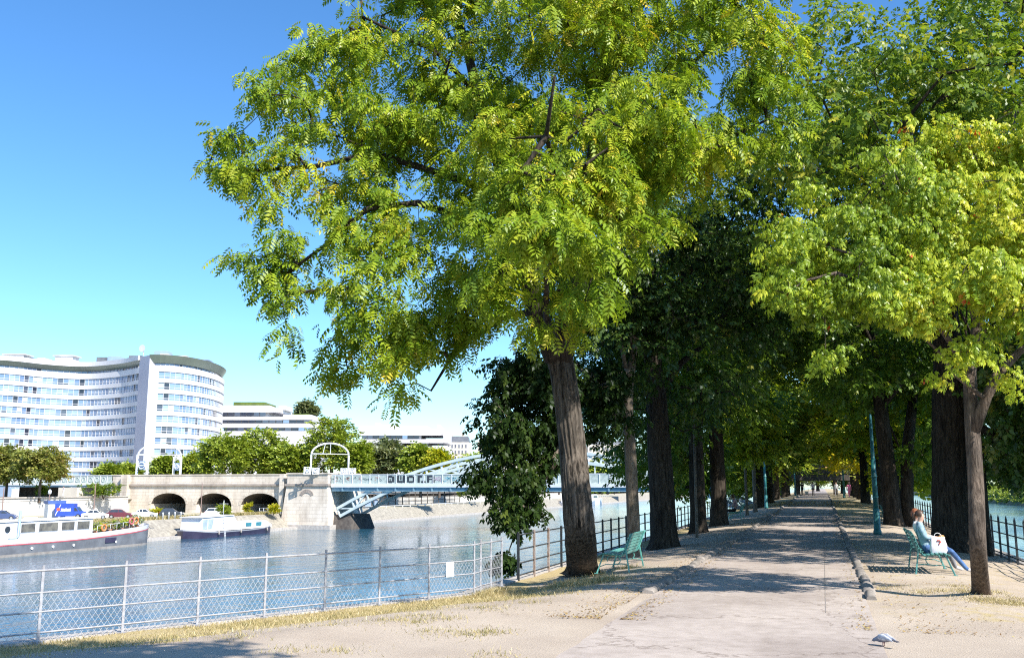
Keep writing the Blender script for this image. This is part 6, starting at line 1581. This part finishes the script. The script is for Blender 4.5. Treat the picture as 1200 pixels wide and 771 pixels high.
for y in ys_: lr.tube([(2.25 if y < 34 else 2.25-(y-34)*.35, y, sh_(y/38.5)+.2), (2.25 if y < 34 else 2.25-(y-34)*.35, y, sh_(y/38.5)+1.05)], .025, 5)
lr.tube([(2.25 if y < 34 else 2.25-(y-34)*.35, y, sh_(y/38.5)+1.05) for y in ys_], .025, 5); lr.build('deck_rail', Q['steelw'], bg)
MB().tube([(1.2, 37.6, 2.6), (-.4, 40.5, 1.9), (-2.4, 43.4, 1.7), (-3.6, 45, 1.75)], .035, 5).build('mooring_rope', CL['grey'], bg)
MB().tube([(.1, 37.3, 2.4), (.1, 37.4, 4.4)], .04, 6).build('jack_staff', Q['steelw'], bg)
for x, y in ((.4, 9), (-.5, 13), (.6, 19)): MB().rbox((x, y, 3.9), (1.1, 1.0, .24), .04).build('skylight', Q['roofw'], bg)
MB().box((0, 32, 2.6), (3.2, 5, .8)).build('hatch_cover', DK, bg)
def onbarge(x, y, z): return (-85.2+x, 66.2+y, WATER+z)
ORG = mat('lifebuoy_orange', (.75, .28, .1), (.65, .2, .08), 5, .5); TER = mat('terracotta', (.42, .2, .12), (.33, .15, .09), 5, .8)
for i, (y, z, m_, lb) in enumerate(((28.6, 2.5, ORG, 'orange lifebuoy on the barge rail close to the cabin'), (33.4, 3.1, BR, 'red lifebuoy near the flowery bow of the barge'), (34.6, 3.15, ORG, 'small orange lifebuoy beside the red one at the barge bow'))):
    o = MB().torus((0, 0, 0), .36, .1, 'X', n=18).build('lifebuoy', m_); o.location = onbarge(2.32 if y < 34 else 2.0, y, z); tag(o, lb, 'lifebuoy')
rr = random.Random(8)
for i, (y, lf, lb) in enumerate(((28.2, 'far', 'leafy pot plant close to the barge cabin'), (29.4, 'yellow', 'yellowish pot plant on the barge deck'), (30.6, 'olive', 'russet pot plant amidships on the barge'), (31.6, 'mid', 'tall dark pot plant on the barge deck'), (32.8, 'far', 'green pot plant before the red lifebuoy'), (33.8, 'gold', 'golden flowering pot plant near the barge bow'), (35.0, 'olive', 'reddish pot plant by the bow rail'), (36.0, 'mid', 'last small pot plant at the barge bow'))):
    p = onbarge(1.5-.18*max(0, y-33.5), y, sh_(y/38.5)-.05); t = thing('pot_plant', p, lb, 'plant', 'pot plants on the barge deck')
    MB().tube([(0, 0, 0), (0, 0, .42), (0, 0, .45)], [.2, .28, .26], 10).build('pot', TER, t)
    T = np.array([(p[0]+rr.gauss(0, .28), p[1]+rr.gauss(0, .35), p[2]+.6+rr.random()*.75) for _ in range(12)])
    foliage('foliage', T, outward(T, p), 'sprig', 8, .3, .25, LM[lf], t, .1, (.6, .25), 300+i, None, p)
dc = thing('deck_chair', onbarge(.6, 29.2, 1.75), 'white folding chair among the pot plants on the barge', 'chair', rz=.5)
MB().box((0, 0, .42), (.5, .5, .05)).build('seat', BW, dc); MB().box((0, .26, .7), (.5, .05, .55)).build('backrest', BW, dc)
for x in (-.22, .22):
    for y in (-.22, .22): MB().bar((x, y, 0), (x, y, .42), .04, .04).build('leg', BW, dc)

hbt = thing('houseboat', (-87.2, 115.6, WATER), 'white houseboat with dark navy hull moored before the masonry arches', 'houseboat')
st = hull_stations(21.5, 4.2, None, .2, .12, 26); s2 = lambda t: .8+.55*max(0, (t-.6)/.4)**2+.45*max(0, (.25-t)/.25)**1.6
band(st, lambda t: -.5, lambda t: .3, BN, hbt, 'hull', .9, .95); band(st, lambda t: .3, lambda t: s2(t)-.12, BN, hbt, 'hull', .95, 1.0)
band(st, lambda t: s2(t)-.12, lambda t: s2(t)+.06, mat('hull_grey_pale', (.5, .5, .53), (.42, .42, .45), 1, .5), hbt, 'hull_rail', 1.0, 1.03, .02)
deckplate(st, lambda t: s2(t)-.02, BW, hbt, 'deck')
fc = MB().extrude([(1.6, .9), (1.9, 2.9), (9.6, 3.05), (10.6, 2.05), (18.6, 2.0), (20.2, 1.3), (20.2, .95)], lambda p, q: (q, p[0], p[1]), -1.75, 1.75); fc.build('cabin', BW, hbt)
MB().extrude([(1.5, 2.92), (9.5, 3.07), (9.5, 3.17), (1.5, 3.02)], lambda p, q: (q, p[0], p[1]), -1.9, 1.9).build('cabin_roof', BW, hbt)
TG = mat('teal_glass', (.06, .24, .3), (.04, .17, .22), 1.5, .12)
for y0, y1, z0, z1 in ((12.8, 14.3, 1.3, 1.85), (15.6, 17.1, 1.3, 1.85)):
    f1 = MB().box((1.77, (y0+y1)/2, (z0+z1)/2), (.05, y1-y0+.16, z1-z0+.14)).build('window', Q['steelw'], hbt); MB().box((1.81, (y0+y1)/2, (z0+z1)/2), (.05, y1-y0, z1-z0)).build('pane', TG, f1)
f1 = MB().add([(1.775, 2.0, 1.25), (1.775, 4.3, 1.25), (1.775, 4.6, 2.7), (1.775, 2.1, 2.7), (1.74, 2.0, 1.25), (1.74, 4.3, 1.25), (1.74, 4.6, 2.7), (1.74, 2.1, 2.7)], BX).build('wheelhouse_glazing', mat('pale_glass', (.42, .5, .58), (.3, .38, .46), 1.2, .15), hbt)
MB().box((1.79, 3.2, 1.98), (.04, .1, 1.45)).build('mullion', Q['steelw'], f1)
ld = MB()
for s_ in (-.16, .16): ld.bar((2.16, 7+s_, -.1), (2.0, 7+s_, 2.95), .05, .05)
for z in np.arange(.2, 2.9, .35): ld.bar((2.14-z*.045, 6.84, z), (2.14-z*.045, 7.16, z), .04, .04)
ld.build('ladder', Q['steelw'], hbt)
for y in (5.4, 11, 18.2): MB().tube([(2.2, y, .95), (2.22, y, .85), (2.24, y, .45), (2.22, y, .35)], [.03, .13, .14, .05], 8).build('fender', BS, hbt)
MB().tube([(1.2, 20.9, 1.5), (.2, 22.6, 1.0), (-1.2, 24.6, .75), (-2.2, 25.6, .9)], .03, 5).build('mooring_rope', CL['grey'], hbt)
MB().tube([(.3, 9, 3.1), (.3, 9, 5.3)], .035, 6).tube([(-.5, 9, 4.8), (1.1, 9, 4.8)], .02, 5).build('mast', Q['steelw'], hbt)
MB().rbox((-.4, 5.6, 3.3), (.9, 1.2, .3), .04).build('roof_hatch', BW, hbt)
mbt = thing('motor_yacht', (-88.5, 330, WATER), 'white moored boat far beyond the thick trunk of the big tree', 'boat')
st = hull_stations(20, 4.5, None, .3, .05, 20); band(st, lambda t: -.4, lambda t: 1.6+.6*t*t, BW, mbt, 'hull', .85, 1.0); deckplate(st, lambda t: 1.55+.6*t*t, BW, mbt, 'deck')
MB().extrude([(3, 1.6), (3.3, 3.6), (10, 3.6), (12.5, 1.8)], lambda p, q: (q, p[0], p[1]), -1.6, 1.6).build('cabin', BW, mbt); MB().extrude([(4, 2.4), (4, 3.1), (9.6, 3.1), (10.6, 2.4)], lambda p, q: (q, p[0], p[1]), 1.61, 1.66).build('window', GLASS, mbt)
mb2 = copy_tree(mbt); mb2.location = (-88.6, 366, WATER); mb2.scale = (1, 1.1, 1.15); mb2['label'] = 'second white moored boat farther off beside the thin pale trunk'
